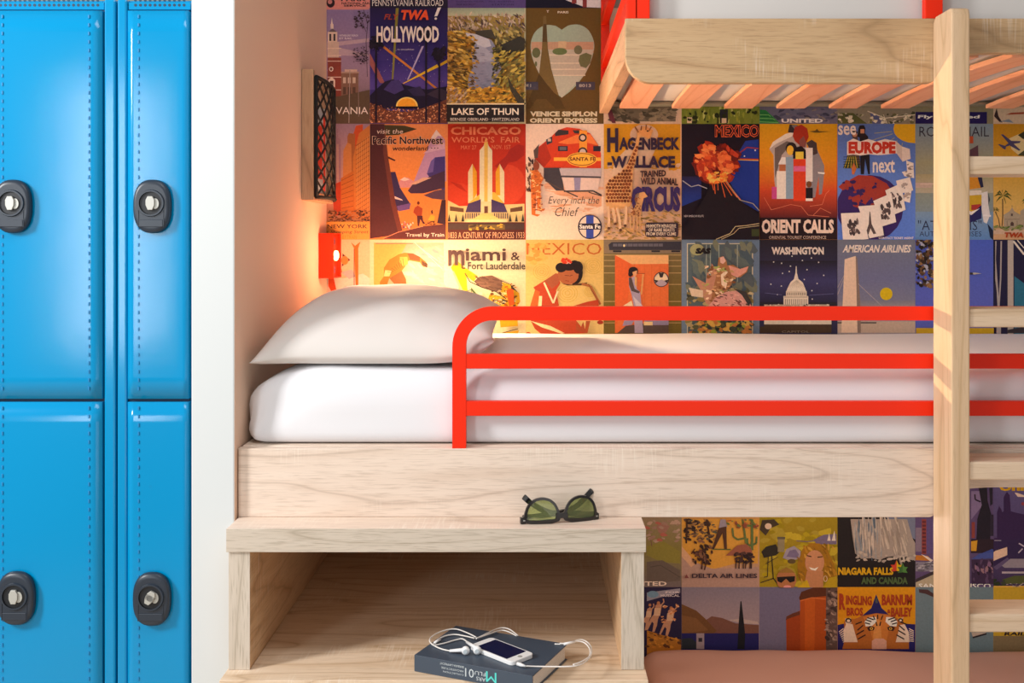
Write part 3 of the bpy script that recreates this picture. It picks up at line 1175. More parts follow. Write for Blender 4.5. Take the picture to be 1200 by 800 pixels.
class Poster:
    """A printed sheet: flat inks laid one over the other on one mesh, drawn in a sketch frame set by fr()."""
    def __init__(s, c, r, paper, label, k=1.0):
        s.u0, s.v0 = PC0 + PW * c, PR0 + PH * r
        s.u1, s.v1 = s.u0 + PW, s.v0 + PH
        s.k = k * (0.74 if (r == 2 and c < 3) else 0.80 if (r == 1 and c < 3) else 1.0 if (r == 2 and c < 5) else 1.14)  # inks scaled to balance the light: dimmed near the lamp, lifted elsewhere
        s.label = label
        s.polys = []
        s.lay = 0
        s.fr(0, 0, 1)
        s.paper = paper

    def fr(s, ox, oy, sc):
        s.ox, s.oy, s.sc = ox, oy, sc
        return s

    def _clip(s, pts):
        for ax, lim, sg in ((0, s.u0 + .15, 1), (0, s.u1 - .15, -1), (1, s.v0 + .15, 1), (1, s.v1 - .15, -1)):
            out = []
            n = len(pts)
            for i in range(n):
                a, b = pts[i], pts[(i + 1) % n]
                da, db = (a[ax] - lim) * sg, (b[ax] - lim) * sg
                if da >= 0:
                    out.append(a)
                if (da >= 0) != (db >= 0):
                    t = da / (da - db)
                    out.append(tuple(x + (y - x) * t for x, y in zip(a, b)))
            pts = out
            if len(pts) < 3:
                return []
        return pts

    def _add(s, pts, cols, new=True):
        q = [(s.ox + p[0] / s.sc, s.oy + p[1] / s.sc) + tuple(c[:3]) for p, c in zip(pts, cols)]
        q = s._clip(q)
        if len(q) >= 3:
            if new:
                s.lay += 1
            s.polys.append((q, s.lay))

    def poly(s, pts, col, new=True):
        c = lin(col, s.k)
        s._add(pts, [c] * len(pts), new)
        return s

    def rect(s, x0, y0, x1, y1, col):
        return s.poly([(x0, y0), (x1, y0), (x1, y1), (x0, y1)], col)

    def bg(s, col, *more):
        """whole-sheet ground; further colours make a top to bottom gradient"""
        cols = (col,) + more
        ox, oy, sc = s.ox, s.oy, s.sc
        s.fr(0, 0, 1)
        if not more:
            s.rect(s.u0, s.v0, s.u1, s.v1, col)
        else:
            n = len(cols) - 1
            for i in range(n):
                s.grad(s.u0, s.v0 + PH * i / n, s.u1, s.v0 + PH * (i + 1) / n, cols[i], cols[i + 1])
        s.fr(ox, oy, sc)
        return s

    def grad(s, x0, y0, x1, y1, ca, cb):
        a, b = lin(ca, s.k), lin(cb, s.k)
        s._add([(x0, y0), (x1, y0), (x1, y1), (x0, y1)], [a, a, b, b])
        return s

    def ell(s, cx, cy, rx, ry, col, n=20, a=0.0):
        ca, sa = math.cos(a), math.sin(a)
        return s.poly([(cx + rx * math.cos(t) * ca - ry * math.sin(t) * sa, cy + rx * math.cos(t) * sa + ry * math.sin(t) * ca)
                       for t in [2 * PI * i / n for i in range(n)]], col)

    def line(s, pts, w, col):
        s.lay += 1
        for a, b in zip(pts, pts[1:]):
            d = Vector((b[0] - a[0], b[1] - a[1]))
            if d.length < 1e-6:
                continue
            n = Vector((-d.y, d.x)).normalized() * w / 2
            s.poly([(a[0] + n.x, a[1] + n.y), (b[0] + n.x, b[1] + n.y), (b[0] - n.x, b[1] - n.y), (a[0] - n.x, a[1] - n.y)], col, new=False)
        return s

    def loop(s, cx, cy, rx, ry, w, col, n=24):
        return s.line([(cx + rx * math.cos(2 * PI * i / n), cy + ry * math.sin(2 * PI * i / n)) for i in range(n + 1)], w, col)

    def blobs(s, seed, x0, y0, x1, y1, n, size, cols, asp=0.5, ang=0.0, jit=0.5, inside=None):
        """n small irregular brush marks"""
        rnd = random.Random(seed)
        for _ in range(n):
            cx, cy = rnd.uniform(x0, x1), rnd.uniform(y0, y1)
            if inside and not inside(cx, cy):
                continue
            r = size * rnd.uniform(.5, 1.3)
            t0 = ang + rnd.uniform(-jit, jit)
            ca, sa = math.cos(t0), math.sin(t0)
            pts = []
            for k in range(7):
                t = 2 * PI * k / 7
                q = rnd.uniform(.6, 1.2)
                px, py = r * q * math.cos(t), r * asp * q * math.sin(t)
                pts.append((cx + px * ca - py * sa, cy + px * sa + py * ca))
            s.poly(pts, rnd.choice(cols))
        return s

    def text(s, t, x0, y0, x1, y1, col, bold=0.0, sh=0.0, arch=0.0, rise=0.0, outline=None, ow=0.03):
        """lettering fitted to a box; sh leans it, arch bows it, rise lifts its right end"""
        if outline:
            s.text(t, x0 - (x1 - x0) * .008, y0 - (y1 - y0) * .07, x1 + (x1 - x0) * .008, y1 + (y1 - y0) * .07, outline, bold + ow, sh, arch, rise)
        vs, fs = text_mesh(t, bold)
        c = lin(col, s.k)
        s.lay += 1
        w, h = x1 - x0, y1 - y0
        P = [(x0 + x * w + (1 - y) * sh * h, y0 + y * h - arch * h * (1 - (2 * x - 1) ** 2) - rise * h * x) for x, y in vs]
        for f in fs:
            s._add([P[i] for i in f], [c] * len(f), new=False)
        return s

    def build(s, name='poster'):
        bm = bmesh.new()
        me = bpy.data.meshes.new(name)
        ink = bm.loops.layers.float_color.new('ink')
        cu, cv = (s.u0 + s.u1) / 2, s.v1
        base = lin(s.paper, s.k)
        x0, x1 = (s.u0 - cu) * PX, (s.u1 - cu) * PX
        box(bm, x0, x1, -0.0006, 0.0, 0.0, PH * PX)
        for f in bm.faces:
            for l in f.loops:
                l[ink] = base
        for q, lay in s.polys:
            y = -0.0007 - lay * 0.00003
            vs = [bm.verts.new(((p[0] - cu) * PX, y, (cv - p[1]) * PX)) for p in q]
            try:
                f = bm.faces.new(vs)
            except ValueError:
                continue
            f.normal_update()
            if f.normal.y > 0:
                f.normal_flip()
            cm = {id(v): p for v, p in zip(vs, q)}
            for l in f.loops:
                p = cm[id(l.vert)]
                l[ink] = (p[2], p[3], p[4], 1)
        bm.to_mesh(me)
        bm.free()
        me.materials.append(pm)
        o = bpy.data.objects.new(name, me)
        C.objects.link(o)
        o.location = ((cu - U0) * PX, YB - 0.0002, CZ - (cv - V0) * PX)
        tag(o, s.label, 'poster', 'travel posters on the back wall')
        return o


ZA, ZB, ZC_, ZD, ZE = (380, 0, 5.333), (520, 0, 5.333), (380, 140, 5.52), (520, 140, 5.52), (610, 140, 5.52)
ZF, ZG, ZH, ZM = (700, 120, 4.85), (795, 120, 4.85), (885, 120, 4.85), (975, 120, 4.85)
ZI, ZJ, ZK, ZL = (380, 270, 6.153), (515, 275, 6.0), (700, 275, 6.0), (880, 275, 5.58)
ZN, ZO, ZP = (1130, 110, 7.27), (1130, 200, 7.27), (1130, 270, 5.33)
ZQ, ZR, ZS, ZT, ZU = (750, 600, 5.0), (885, 600, 5.0), (975, 600, 5.0), (1130, 550, 8.0), (1130, 630, 6.154)

# --- topmost row, cut by the frame
p = Poster(0, -1, '#d98a80', 'topmost poster at the left corner, pink strip with small black lettering').fr(*ZA)
p.bg('#d98a80').text('PARK', 105, -18, 265, 8, '#2a2026', .03).text('NATIONAL PARK', 108, 14, 300, 28, '#2a2026', .03)
p.text('SERVICE', 122, 30, 260, 42, '#2a2026', .04).ell(40, 18, 26, 30, '#2a2026').ell(36, 12, 14, 14, '#c77f78').build()
p = Poster(1, -1, '#241d33', 'black poster strip with cream capitals at the frame top above the HOLLYWOOD poster').fr(*ZA)
p.bg('#241d33').text('PENNSYLVANIA RAILROAD', 300, -2, 744, 38, '#f0e2d6', -.004).build()
p = Poster(2, -1, '#59457a', 'plain purple poster strip at the frame top above the LAKE OF THUN poster').fr(*ZB)
p.bg('#59457a').text('ILLUSTRATED FOLDER', 80, 6, 250, 14, '#2d2243').text('ALL AGENTS', 280, 6, 440, 14, '#2d2243')
p.text('FREE BOOKLET', 80, 24, 200, 34, '#2d2243').text('STATIONS', 300, 24, 440, 34, '#2d2243').build()
p = Poster(3, -1, '#191527', 'dark navy poster strip with red and white bars above the heart poster').fr(*ZB)
p.bg('#191527').poly([(760, 0), (1000, 0), (1000, 50), (880, 45)], '#e6dbd4').rect(800, 0, 830, 22, '#8f3a36').rect(868, 0, 894, 46, '#8f3a36').build()

# --- row with HOLLYWOOD
p = Poster(0, 0, '#8f7692', 'poster of a brick clock tower in a lilac sky lettered PENNSYLVANIA').fr(*ZA)
p.bg('#84719a', '#9c7f96', '#6f5848')
p.poly([(-120, 60), (280, 60), (280, 10), (-120, 10)], '#d98a80')
p.poly([(20, 268), (280, 240), (280, 262), (60, 290), (280, 340), (280, 352), (20, 345)], '#b89aa4')
p.rect(22, 360, 106, 640, '#8a3f34').rect(20, 262, 92, 360, '#c9ac9a').rect(22, 200, 82, 262, '#d6bba8').poly([(26, 200), (52, 178), (80, 200)], '#6a5a5c')
p.rect(32, 212, 44, 256, '#3c3038').rect(58, 212, 70, 256, '#3c3038').poly([(40, 178), (48, 110), (56, 178)], '#e6d3c2').rect(40, 150, 58, 180, '#d9c2b2')
for yy in (300, 345, 380, 480, 560):
    p.rect(20, yy, 106, yy + 5, '#e0c4b0')
p.ell(44, 432, 13, 15, '#e8d2c0').ell(44, 432, 8, 10, '#7d4a40')
p.poly([(26, 545), (26, 500), (46, 480), (68, 500), (68, 545)], '#e3cbb8').rect(36, 505, 58, 545, '#4a2d2d')
p.rect(106, 455, 215, 620, '#85604e').rect(128, 434, 206, 448, '#d0ac98').rect(106, 448, 218, 458, '#b08d7c')
for xx in (118, 148, 178):
    p.rect(xx, 484, xx + 18, 520, '#cdb4a0').rect(xx, 545, xx + 18, 590, '#5a4238')
p.poly([(100, 600), (290, 560), (290, 780), (-20, 780), (-20, 620)], '#5e4a3a')
p.line([(246, 60), (272, 150), (262, 260), (270, 480)], 4, '#4e3c48').line([(262, 200), (220, 90)], 3, '#4e3c48').line([(262, 340), (200, 330)], 3, '#4e3c48').line([(262, 380), (196, 382)], 3, '#4e3c48')
p.blobs(3, 190, 70, 282, 180, 46, 8, ['#3d2f3c', '#54424e'], .6).blobs(4, 185, 290, 282, 400, 60, 8, ['#3d2f3c', '#54424e'], .6)
p.text('WITHIN EASY REACH', 96, 218, 212, 230, '#e9dde0').text('BY RAIL', 96, 236, 176, 248, '#e9dde0')
p.line([(162, 440), (156, 770)], 5, '#a58f84').line([(214, 470), (218, 730)], 4, '#8d766c')
p.text('PENNSYLVANIA', -200, 670, 276, 714, '#eadccf', .0).build()

p = Poster(1, 0, '#2b2150', 'purple night poster lettered HOLLYWOOD with searchlight beams over dark hills').fr(*ZA)
p.bg('#281d47', '#3c2f78', '#4a3a86')
p.grad(284, 380, 770, 560, '#342a72', '#5a4594')
for i in range(46):
    rr = random.Random(i)
    p.ell(rr.uniform(300, 760), rr.uniform(280, 520), 1.8, 1.8, '#b9a6c8', 6)
p.poly([(448, 52), (466, 52), (432, 500), (422, 500)], '#8a8136')
p.poly([(362, 296), (376, 288), (720, 560), (700, 560)], '#c77a36').poly([(610, 290), (624, 288), (526, 500), (518, 500)], '#b7a6c6')
p.poly([(490, 522), (706, 402), (716, 420), (496, 524)], '#e0b52c').poly([(716, 405), (768, 372), (768, 392), (724, 416)], '#d6ab2a')
p.poly([(284, 330), (300, 360), (380, 520), (350, 520), (284, 400)], '#a25a58')
p.poly([(324, 560), (380, 510), (430, 496), (500, 530), (560, 545), (640, 560), (768, 540), (768, 680), (284, 680), (284, 600)], '#231b33')
p.poly([(372, 560), (420, 505), (470, 500), (500, 560), (440, 590)], '#43366e').poly([(520, 560), (600, 540), (640, 600), (560, 600)], '#352b4c').poly([(640, 590), (720, 550), (768, 570), (768, 640)], '#3c3040')
p.poly([(284, 640), (400, 690), (520, 700), (640, 670), (768, 620), (768, 770), (284, 770)], '#6e3f33')
p.blobs(7, 284, 650, 768, 768, 420, 6, ['#c97b4c', '#e3a066', '#8f5138', '#532f2c', '#f0b987', '#a8643f'], .6, 0, 1.5, lambda x, y: y > 690 - abs(x - 520) * .18)
p.poly([(454, 668)] + [(520 + 68 * math.cos(t), 668 - 58 * math.sin(t)) for t in [PI - PI * i / 16 for i in range(17)]], '#f2cf6a')
p.poly([(460, 668)] + [(520 + 58 * math.cos(t), 668 - 50 * math.sin(t)) for t in [PI - PI * i / 16 for i in range(17)]], '#eba02c')
for xx, yy, tp in ((328, 270, 26), (640, 210, 22), (722, 345, 30)):
    p.rect(xx - 6, yy, xx + 6, 770, '#1e1626')
    p.blobs(xx, xx - 34, yy - 34, xx + 34, yy + 34, 30, 22, ['#1b1422', '#251a2c'], .5, 0, 1.6)
p.text('FLY', 378, 96, 462, 130, '#a8402c', .02, .3).text('TWA', 476, 70, 656, 132, '#e2542e', .05, .2).poly([(712, 56), (734, 54), (710, 108), (692, 110)], '#e9ddd6').ell(700, 124, 8, 7, '#e9ddd6')
p.text('HOLLYWOOD', 332, 170, 720, 272, '#f2dccf', .035)
p.text('via constellation', 460, 310, 565, 320, '#dccbd0').build()

p = Poster(2, 0, '#c9b98a', 'landscape poster of a long grey lake between ochre cliffs lettered LAKE OF THUN').fr(*ZB)
p.bg('#c2bd96')
p.grad(22, 52, 504, 110, '#9aa68c', '#d6cda2')
p.rect(22, 100, 504, 665, '#b08f4a')
p.blobs(11, 22, 90, 504, 210, 260, 15, ['#c9a88c', '#8a6d5c', '#5f4a44', '#e0c7a6', '#a3846c', '#d6b79a'], .35, 1.2, .8)
p.blobs(12, 300, 180, 504, 330, 120, 22, ['#8d7a44', '#6e6038', '#4f4632', '#b49b55', '#c9ae62'], .4, .9, .6)
p.poly([(350, 290), (480, 230), (504, 250), (504, 335), (380, 345)], '#3f3a30').poly([(110, 205), (300, 190), (330, 250), (240, 240)], '#4f4638')
p.blobs(13, 22, 200, 190, 580, 340, 20, ['#d9a63c', '#b5832f', '#8a6428', '#e8c163', '#5c4526', '#caa050'], .35, .25, .5)
p.blobs(14, 300, 330, 504, 660, 240, 22, ['#a59244', '#7d7238', '#c9a945', '#57502e', '#d6b955', '#8b8040'], .35, -.6, .5)
p.poly([(140, 218), (200, 225), (300, 262), (325, 300), (305, 345), (350, 400), (362, 440), (335, 490), (350, 540), (250, 570), (155, 562), (160, 490), (186, 430), (176, 330), (205, 280), (150, 240)], '#8d8b9c')
p.poly([(140, 218), (200, 225), (285, 258), (300, 300), (262, 310), (214, 292), (205, 280), (150, 240)], '#c4bec0').poly([(214, 292), (262, 310), (310, 350), (330, 390), (200, 400), (190, 360)], '#a9a5b0')
p.blobs(18, 150, 200, 215, 580, 70, 15, ['#8a6428', '#5c4526', '#b5832f', '#4a3a28', '#d9a63c'], .4, .3, .5).blobs(19, 305, 300, 360, 540, 60, 13, ['#7d7238', '#4f4830', '#c9a945', '#3c382a'], .5, -.5, .6)
p.blobs(15, 210, 330, 300, 550, 30, 16, ['#75758a', '#9f9cab', '#63647c'], .12, 0, .06)
p.blobs(16, 22, 560, 470, 664, 260, 16, ['#e0a93a', '#c48a2c', '#f0c25a', '#a8752a', '#d99c34'], .4, -.3, .5)
p.blobs(17, 22, 570, 160, 664, 70, 14, ['#b0916a', '#8a6d50', '#cdb08a'], .4, -.7, .4)
p.poly([(400, 490), (440, 560), (504, 640), (504, 664), (470, 664), (420, 580)], '#413a2c')
p.rect(22, 664, 504, 775, '#28201f').rect(22, 658, 504, 666, '#e8cfa0')
p.text('LAKE OF THUN', 58, 688, 470, 730, '#f0dcc2', .02).text('BERNESE OBERLAND · SWITZERLAND', 50, 748, 474, 766, '#ded0bd', .0).build()

p = Poster(3, 0, '#6b4f22', 'olive brown poster with a big heart shaped view of a tower and river').fr(*ZB)
p.bg('#6a4e20', '#6f5324', '#5e4624')
heart = [(v.x, v.y) for v in spline([(738, 610, 0), (690, 575, 0), (640, 520, 0), (572, 410, 0), (545, 320, 0), (548, 250, 0), (580, 190, 0), (640, 157, 0), (700, 162, 0)], 4)] + [(v.x, v.y) for v in spline([(738, 186, 0), (785, 158, 0), (850, 156, 0), (905, 190, 0), (938, 260, 0), (935, 330, 0), (900, 430, 0), (840, 520, 0), (785, 575, 0)], 4)]
p.poly(heart, '#a9b59a')
p.poly([(547, 262), (937, 262), (936, 330), (545, 330)], '#c99a78').rect(716, 258, 766, 300, '#d8b486')
p.poly([(546, 310), (936, 310), (915, 400), (880, 470), (600, 470), (565, 395)], '#c8b79c').poly([(600, 470), (880, 470), (738, 610)], '#c2bda4')
for yy in (340, 392, 430, 468):
    p.rect(600, yy, 885, yy + 6, '#e6d3b4')
p.ell(725, 322, 46, 22, '#6f7a48').poly([(842, 380), (850, 345), (890, 330), (926, 345), (915, 395), (890, 425), (855, 415)], '#6f7048').ell(578, 330, 26, 32, '#6c6b44').ell(576, 400, 8, 16, '#6c6b44').ell(840, 312, 26, 28, '#76704e')
p.poly([(622, 100), (640, 100), (650, 300), (672, 430), (720, 600), (690, 580), (640, 520), (596, 460), (614, 300)], '#7b6134').poly([(624, 150), (642, 150), (645, 262), (616, 262)], '#5c4628')
p.poly([(596, 460), (640, 520), (690, 580), (718, 602), (760, 680), (700, 680), (640, 620), (580, 620), (540, 680), (510, 680)], '#56401f')
p.rect(508, 512, 590, 562, '#4a4450').rect(826, 512, 945, 562, '#4a4450').text('M 1', 512, 525, 545, 545, '#b7ad9c', .02).text('8013', 845, 525, 920, 545, '#b7ad9c', .02)
p.text('Y', 642, 64, 658, 80, '#efdcc0', .02).text('PARIS', 712, 70, 780, 84, '#efdcc0', .02)
p.text('VENICE SIMPLON', 540, 696, 958, 728, '#d8c8a4', .05).text('ORIENT EXPRESS', 538, 738, 960, 768, '#d8c8a4', .05).build()

def strip(c, lab, fn, base):
    q = Poster(c, 0, base, lab).bg(base)
    fn(q)
    q.build()

def s4(q):
    q.fr(*ZF).rect(28, -400, 470, 118, '#d9bca0').rect(70, -400, 445, 108, '#766a58').blobs(5, 70, 40, 445, 108, 60, 22, ['#5e5546', '#8f8068', '#4a4438'], .5).poly([(60, 60), (80, 40), (105, 118), (85, 118), (66, 90)], '#6b3440')
def s5(q):
    q.fr(*ZG).blobs(6, 20, 20, 458, 120, 70, 26, ['#9aa03a', '#6f7d2c', '#c2c46a', '#3f4a20', '#87923a'], .3, 1.5, .2).rect(235, 40, 280, 118, '#2b2a30').rect(48, 85, 78, 118, '#d9c09a').rect(245, 90, 272, 118, '#d9c09a').blobs(9, 20, 40, 458, 118, 20, 14, ['#2d3218'], .8)
def s6(q):
    q.fr(*ZH).rect(0, 20, 480, 120, '#6d6a80').blobs(8, 120, 30, 470, 120, 40, 22, ['#57566e', '#8a7f7a', '#444458', '#7d7688'], .4).poly([(10, 40), (60, 45), (130, 110), (140, 120), (10, 120)], '#2f7f42')
    for i in range(6):
        q.line([(14, 60 + i * 10), (60 + i * 14, 60 + i * 11), (130, 118)], 3, '#7fc06a' if i % 2 else '#1f5f34')
    q.text('UNITED', 148, 93, 384, 116, '#efe6e0', .04)
def s7(q):
    q.fr(*ZM).rect(20, 30, 470, 122, '#8d8470').poly([(20, 60), (120, 60), (200, 122), (20, 122)], '#5a5c34').poly([(215, 60), (280, 80), (290, 122), (230, 122)], '#5d5f86').blobs(10, 30, 60, 460, 120, 70, 12, ['#d9cdb0', '#b3a98a', '#6a6a48', '#e6dcc4', '#4a4a38'], .7)
    q.line([(200, 50), (300, 90), (470, 70)], 5, '#e0d4ba').line([(290, 70), (310, 120)], 4, '#e0d4ba')
def s8(q):
    q.fr(*ZM).rect(465, 0, 1000, 54, '#8b8468').rect(470, 54, 880, 122, '#251c58').text('Fly Assured', 486, 72, 836, 96, '#f0ece8', .03, .15)
def s9(q):
    q.fr(*ZN).rect(244, 60, 900, 256, '#cbb59a').poly([(252, 190), (275, 120), (290, 190), (325, 244), (300, 240)], '#3a2a2c').poly([(300, 235), (380, 215), (420, 246)], '#7f8c98').poly([(350, 178), (400, 160), (509, 155), (509, 172)], '#a04a34')
strip(4, 'sepia photo poster with a figure, just under the upper bunk beside the side board', s4, '#d9bca0')
strip(5, 'green and yellow columned poster strip under the slats above the volcano poster', s5, '#7d8a34')
strip(6, 'grey poster strip with a green fan under the slats above the ORIENT CALLS poster', s6, '#6d6a80')
strip(7, 'aerial city plan poster strip under the slats above the SEE EUROPE NEXT poster', s7, '#8d8470')
strip(8, 'poster strip with a purple band lettered Fly Assured behind the ladder', s8, '#8b8468')
strip(9, 'pale poster strip with a brown stroke above the yellow airplane poster', s9, '#cbb59a')

# --- row with CHICAGO
p = Poster(0, 1, '#b98a80', 'orange street canyon poster lettered NEW YORK, behind the net pocket').fr(*ZC_)
p.bg('#a9889c', '#c99a92', '#c98a5a')
p.poly([(60, 130), (75, 110), (108, 130), (108, 420), (60, 420)], '#a88090').line([(86, 60), (86, 130)], 5, '#a88090').line([(86, 160), (88, 420)], 14, '#c49a92')
p.poly([(190, 90), (205, 40), (250, 32), (250, 400), (190, 400)], '#d9562c').poly([(150, 110), (160, 88), (200, 92), (200, 420), (150, 420)], '#b06a3c').poly([(124, 200), (150, 150), (175, 160), (180, 420), (120, 420)], '#d98a4c')
p.poly([(186, 250), (225, 90), (296, 34), (296, 650), (190, 650)], '#d6823f').poly([(108, 380), (190, 330), (200, 640), (108, 640)], '#cf7434').poly([(60, 420), (108, 400), (108, 620), (60, 620)], '#c2442c')
for i in range(17):
    y = 120 + i * 30
    p.line([(205, y + 50), (296, y - 10)], 4, '#8f4f30')
    if i % 2 == 0:
        p.line([(112, 395 + i * 15), (190, 355 + i * 17)], 4, '#94522e')
for i in range(7):
    p.line([(215 + i * 13, 100 + (70 - i * 12)), (213 + i * 13, 640)], 3, '#e8a860')
p.blobs(21, 30, 590, 296, 660, 150, 10, ['#6a4234', '#3f2c2c', '#c98a58', '#8a5a42'], .5)
p.poly([(-200, 660), (300, 660), (300, 780), (-200, 780)], '#e3a04c').text('FIFTH AVENUE · NEW YORK', -340, 678, 282, 704, '#3a2230', .01).text('Finest Shopping Street', -60, 716, 286, 742, '#3a2230', .0, .2)
p.text('BY TRAIN', 120, 748, 212, 772, '#c98430').build()

p = Poster(1, 1, '#ef9a52', 'sunset orange poster lettered Pacific Northwest with a hiker between dark trunks').fr(*ZC_)
p.bg('#f0955a', '#f29a4c', '#ee8440')
p.poly([(580, 400), (640, 250), (700, 110), (725, 66), (745, 90), (780, 130), (790, 400)], '#c39ac0').poly([(690, 120), (725, 66), (760, 110), (735, 105), (715, 130)], '#f2dcd4').poly([(640, 220), (690, 180), (780, 150), (780, 190)], '#d9b4cc')
p.poly([(470, 420), (500, 385), (540, 375), (580, 400), (600, 440), (480, 440)], '#d99aa0').poly([(490, 390), (520, 372), (552, 388), (520, 398)], '#f4ddd0')
p.poly([(664, 350), (690, 270), (716, 245), (782, 238), (782, 470), (700, 400)], '#43387c').poly([(664, 350), (690, 270), (716, 245), (704, 340)], '#6b5aa0')
p.poly([(540, 460), (580, 410), (680, 370), (782, 330), (782, 440), (640, 478), (560, 478)], '#453048').poly([(550, 420), (640, 375), (694, 376), (590, 420)], '#e3b79a')
p.poly([(642, 490), (720, 460), (782, 450), (782, 520), (700, 512)], '#5a4258').poly([(420, 340), (460, 338), (490, 440), (560, 550), (450, 600)], '#3c3058').poly([(470, 560), (560, 540), (552, 580), (480, 594)], '#6b508c').poly([(452, 495), (500, 515), (510, 525), (456, 512)], '#f0d6c8')
p.poly([(296, 30), (390, 30), (412, 230), (462, 540), (512, 740), (296, 770)], '#4f2a2e').poly([(390, 30), (412, 230), (462, 540), (512, 740), (480, 740), (430, 540), (380, 200)], '#6d3a32')
p.poly([(412, 238), (462, 262), (456, 270), (414, 252)], '#4f2a2e').poly([(388, 36), (520, 40), (600, 62), (480, 100), (400, 104)], '#4a4028').poly([(760, 520), (786, 520), (786, 680), (730, 670)], '#3f2832')
p.poly([(380, 772), (480, 728), (640, 690), (786, 676), (786, 774)], '#5c2f30').line([(380, 770), (480, 728), (640, 690)], 4, '#e89a70')
p.ell(609, 540, 9, 11, '#6e2f28').poly([(585, 570), (605, 556), (636, 575), (632, 625), (600, 625), (576, 600)], '#a8482e').poly([(600, 622), (636, 622), (640, 655), (655, 672), (640, 676), (622, 645), (614, 690), (604, 688)], '#4c2430')
p.poly([(690, 590), (700, 584), (704, 608), (694, 612)], '#4c2430').poly([(672, 650), (690, 615), (715, 625), (712, 660)], '#efb23c').blobs(22, 500, 660, 575, 705, 26, 7, ['#f0d9c8', '#c46a70', '#8a4a60'], 1.0).blobs(23, 660, 655, 715, 680, 14, 8, ['#4a2a20', '#6d4028'], .5)
p.text('visit the', 338, 62, 508, 92, '#f4dccb', .0, .2).text('Pacific Northwest', 314, 110, 768, 160, '#2d1a26', .02, outline='#f3c9a8', ow=.02)
p.text('wonderland', 440, 172, 670, 202, '#2d1a26', .01, .15).text('...', 690, 182, 740, 188, '#2d1a26')
p.text('Travel by Train', 528, 734, 776, 764, '#f2dccb', .01).build()

p = Poster(2, 1, '#cf3a25', 'red poster lettered CHICAGO WORLDS FAIR with three pale towers').fr(*ZD)
p.bg('#c6341f', '#d13a22', '#cf3d24')
p.ell(410, 420, 120, 130, '#dc4a2c').ell(90, 480, 90, 70, '#d8472b').poly([(330, 300), (400, 240), (430, 190), (480, 160), (522, 170), (522, 230), (470, 270), (420, 280), (380, 340)], '#ab2c22').poly([(40, 400), (110, 420), (150, 470), (90, 440)], '#b73222')
p.poly([(24, 520), (100, 560), (522, 545), (522, 680), (24, 680)], '#efcf8c').poly([(40, 560), (130, 575), (130, 600), (40, 590)], '#6d4a34').poly([(430, 575), (510, 560), (510, 590), (430, 600)], '#6d4a34')
for a, b, c, d, e in ((158, 186, 214, 285, 340), (336, 362, 392, 285, 340)):
    p.poly([(a, e), (b, d), (c, e), (c, 540), (a, 540)], '#f4e3b0')
p.poly([(186, 285), (214, 340), (214, 480), (190, 520)], '#efab2c').poly([(362, 285), (336, 340), (336, 490), (366, 490)], '#efab2c')
p.poly([(160, 540), (250, 470), (330, 470), (390, 540)], '#f0c04c')
p.poly([(232, 200), (258, 170), (274, 115), (290, 170), (314, 200), (314, 530), (232, 530)], '#f6e8bc').poly([(262, 150), (274, 115), (286, 150), (284, 530), (262, 530)], '#eec45c')
p.poly([(158, 545), (240, 515), (240, 600), (140, 600)], '#4a3a62').poly([(308, 515), (390, 545), (412, 600), (308, 600)], '#4a3a62').rect(240, 530, 308, 620, '#efd9a0').rect(262, 560, 286, 610, '#6d4434')
for i in range(7):
    p.rect(140 + i * 14, 605, 146 + i * 14, 640, '#4a3a50').rect(326 + i * 14, 605, 332 + i * 14, 640, '#4a3a50')
p.poly([(180, 650), (250, 605), (300, 605), (370, 650)], '#f4d27a').rect(130, 648, 410, 664, '#f6e2a4')
p.rect(24, 664, 522, 776, '#5d2a28').rect(24, 672, 522, 712, '#4d3a36').rect(160, 680, 395, 712, '#7a6238').blobs(24, 160, 680, 390, 712, 24, 16, ['#d9a83c', '#4a3a30'], .5)
for xx in (36, 80, 124, 430, 470, 512):
    p.poly([(xx - 10, 660), (xx, 608), (xx + 10, 660)], '#3c3a34')
p.text('CHICAGO', 46, 48, 500, 100, '#f0895c', .03).text('WORLD\'S  FAIR', 50, 112, 494, 150, '#f0895c', .01).text('MAY 27', 112, 168, 212, 194, '#f0895c').text('NOV. 1ST', 312, 165, 434, 192, '#f0895c')
p.text('1833 A CENTURY OF PROGRESS 1933', 32, 728, 522, 768, '#f0b48c', .0).build()

p = Poster(3, 1, '#e9cdb4', 'cream poster of a red streamlined locomotive and a standing figure in fringed buckskin').fr(*ZE)
p.bg('#e8cab0')
p.poly([(150, 420), (250, 380), (524, 480), (524, 560), (400, 600), (440, 520), (160, 460)], '#e3a37c').blobs(31, 160, 400, 520, 620, 34, 60, ['#e8b08a', '#e6c4a8', '#d99a72'], .12, .1, .1)
p.poly([(84, 205), (200, 110), (240, 70), (300, 50), (380, 60), (450, 90), (500, 160), (520, 220), (520, 315), (150, 312), (90, 250)], '#cc3f22').poly([(84, 205), (160, 150), (200, 250), (150, 312), (90, 250)], '#a83220')
p.poly([(222, 90), (246, 66), (310, 72), (310, 96), (224, 108)], '#3a3434').poly([(336, 70), (400, 70), (430, 96), (350, 90)], '#3a3434').poly([(84, 200), (120, 160), (112, 250), (90, 250)], '#5a4640')
p.poly([(240, 150), (360, 100), (450, 95), (505, 170), (430, 150), (300, 160)], '#e8793c').rect(380, 70, 430, 310, '#e99636').ell(402, 118, 26, 26, '#3b2a2a').ell(402, 118, 16, 16, '#d9b8a0').ell(402, 210, 30, 30, '#3b2a2a').ell(402, 210, 20, 20, '#cdb2a4')
p.rect(242, 172, 305, 205, '#2e2a34').rect(252, 178, 296, 198, '#5d6068').rect(470, 172, 518, 206, '#2e2a34').poly([(165, 130), (205, 110), (205, 150), (170, 165)], '#3f3a40').rect(176, 124, 196, 142, '#d0b49c')
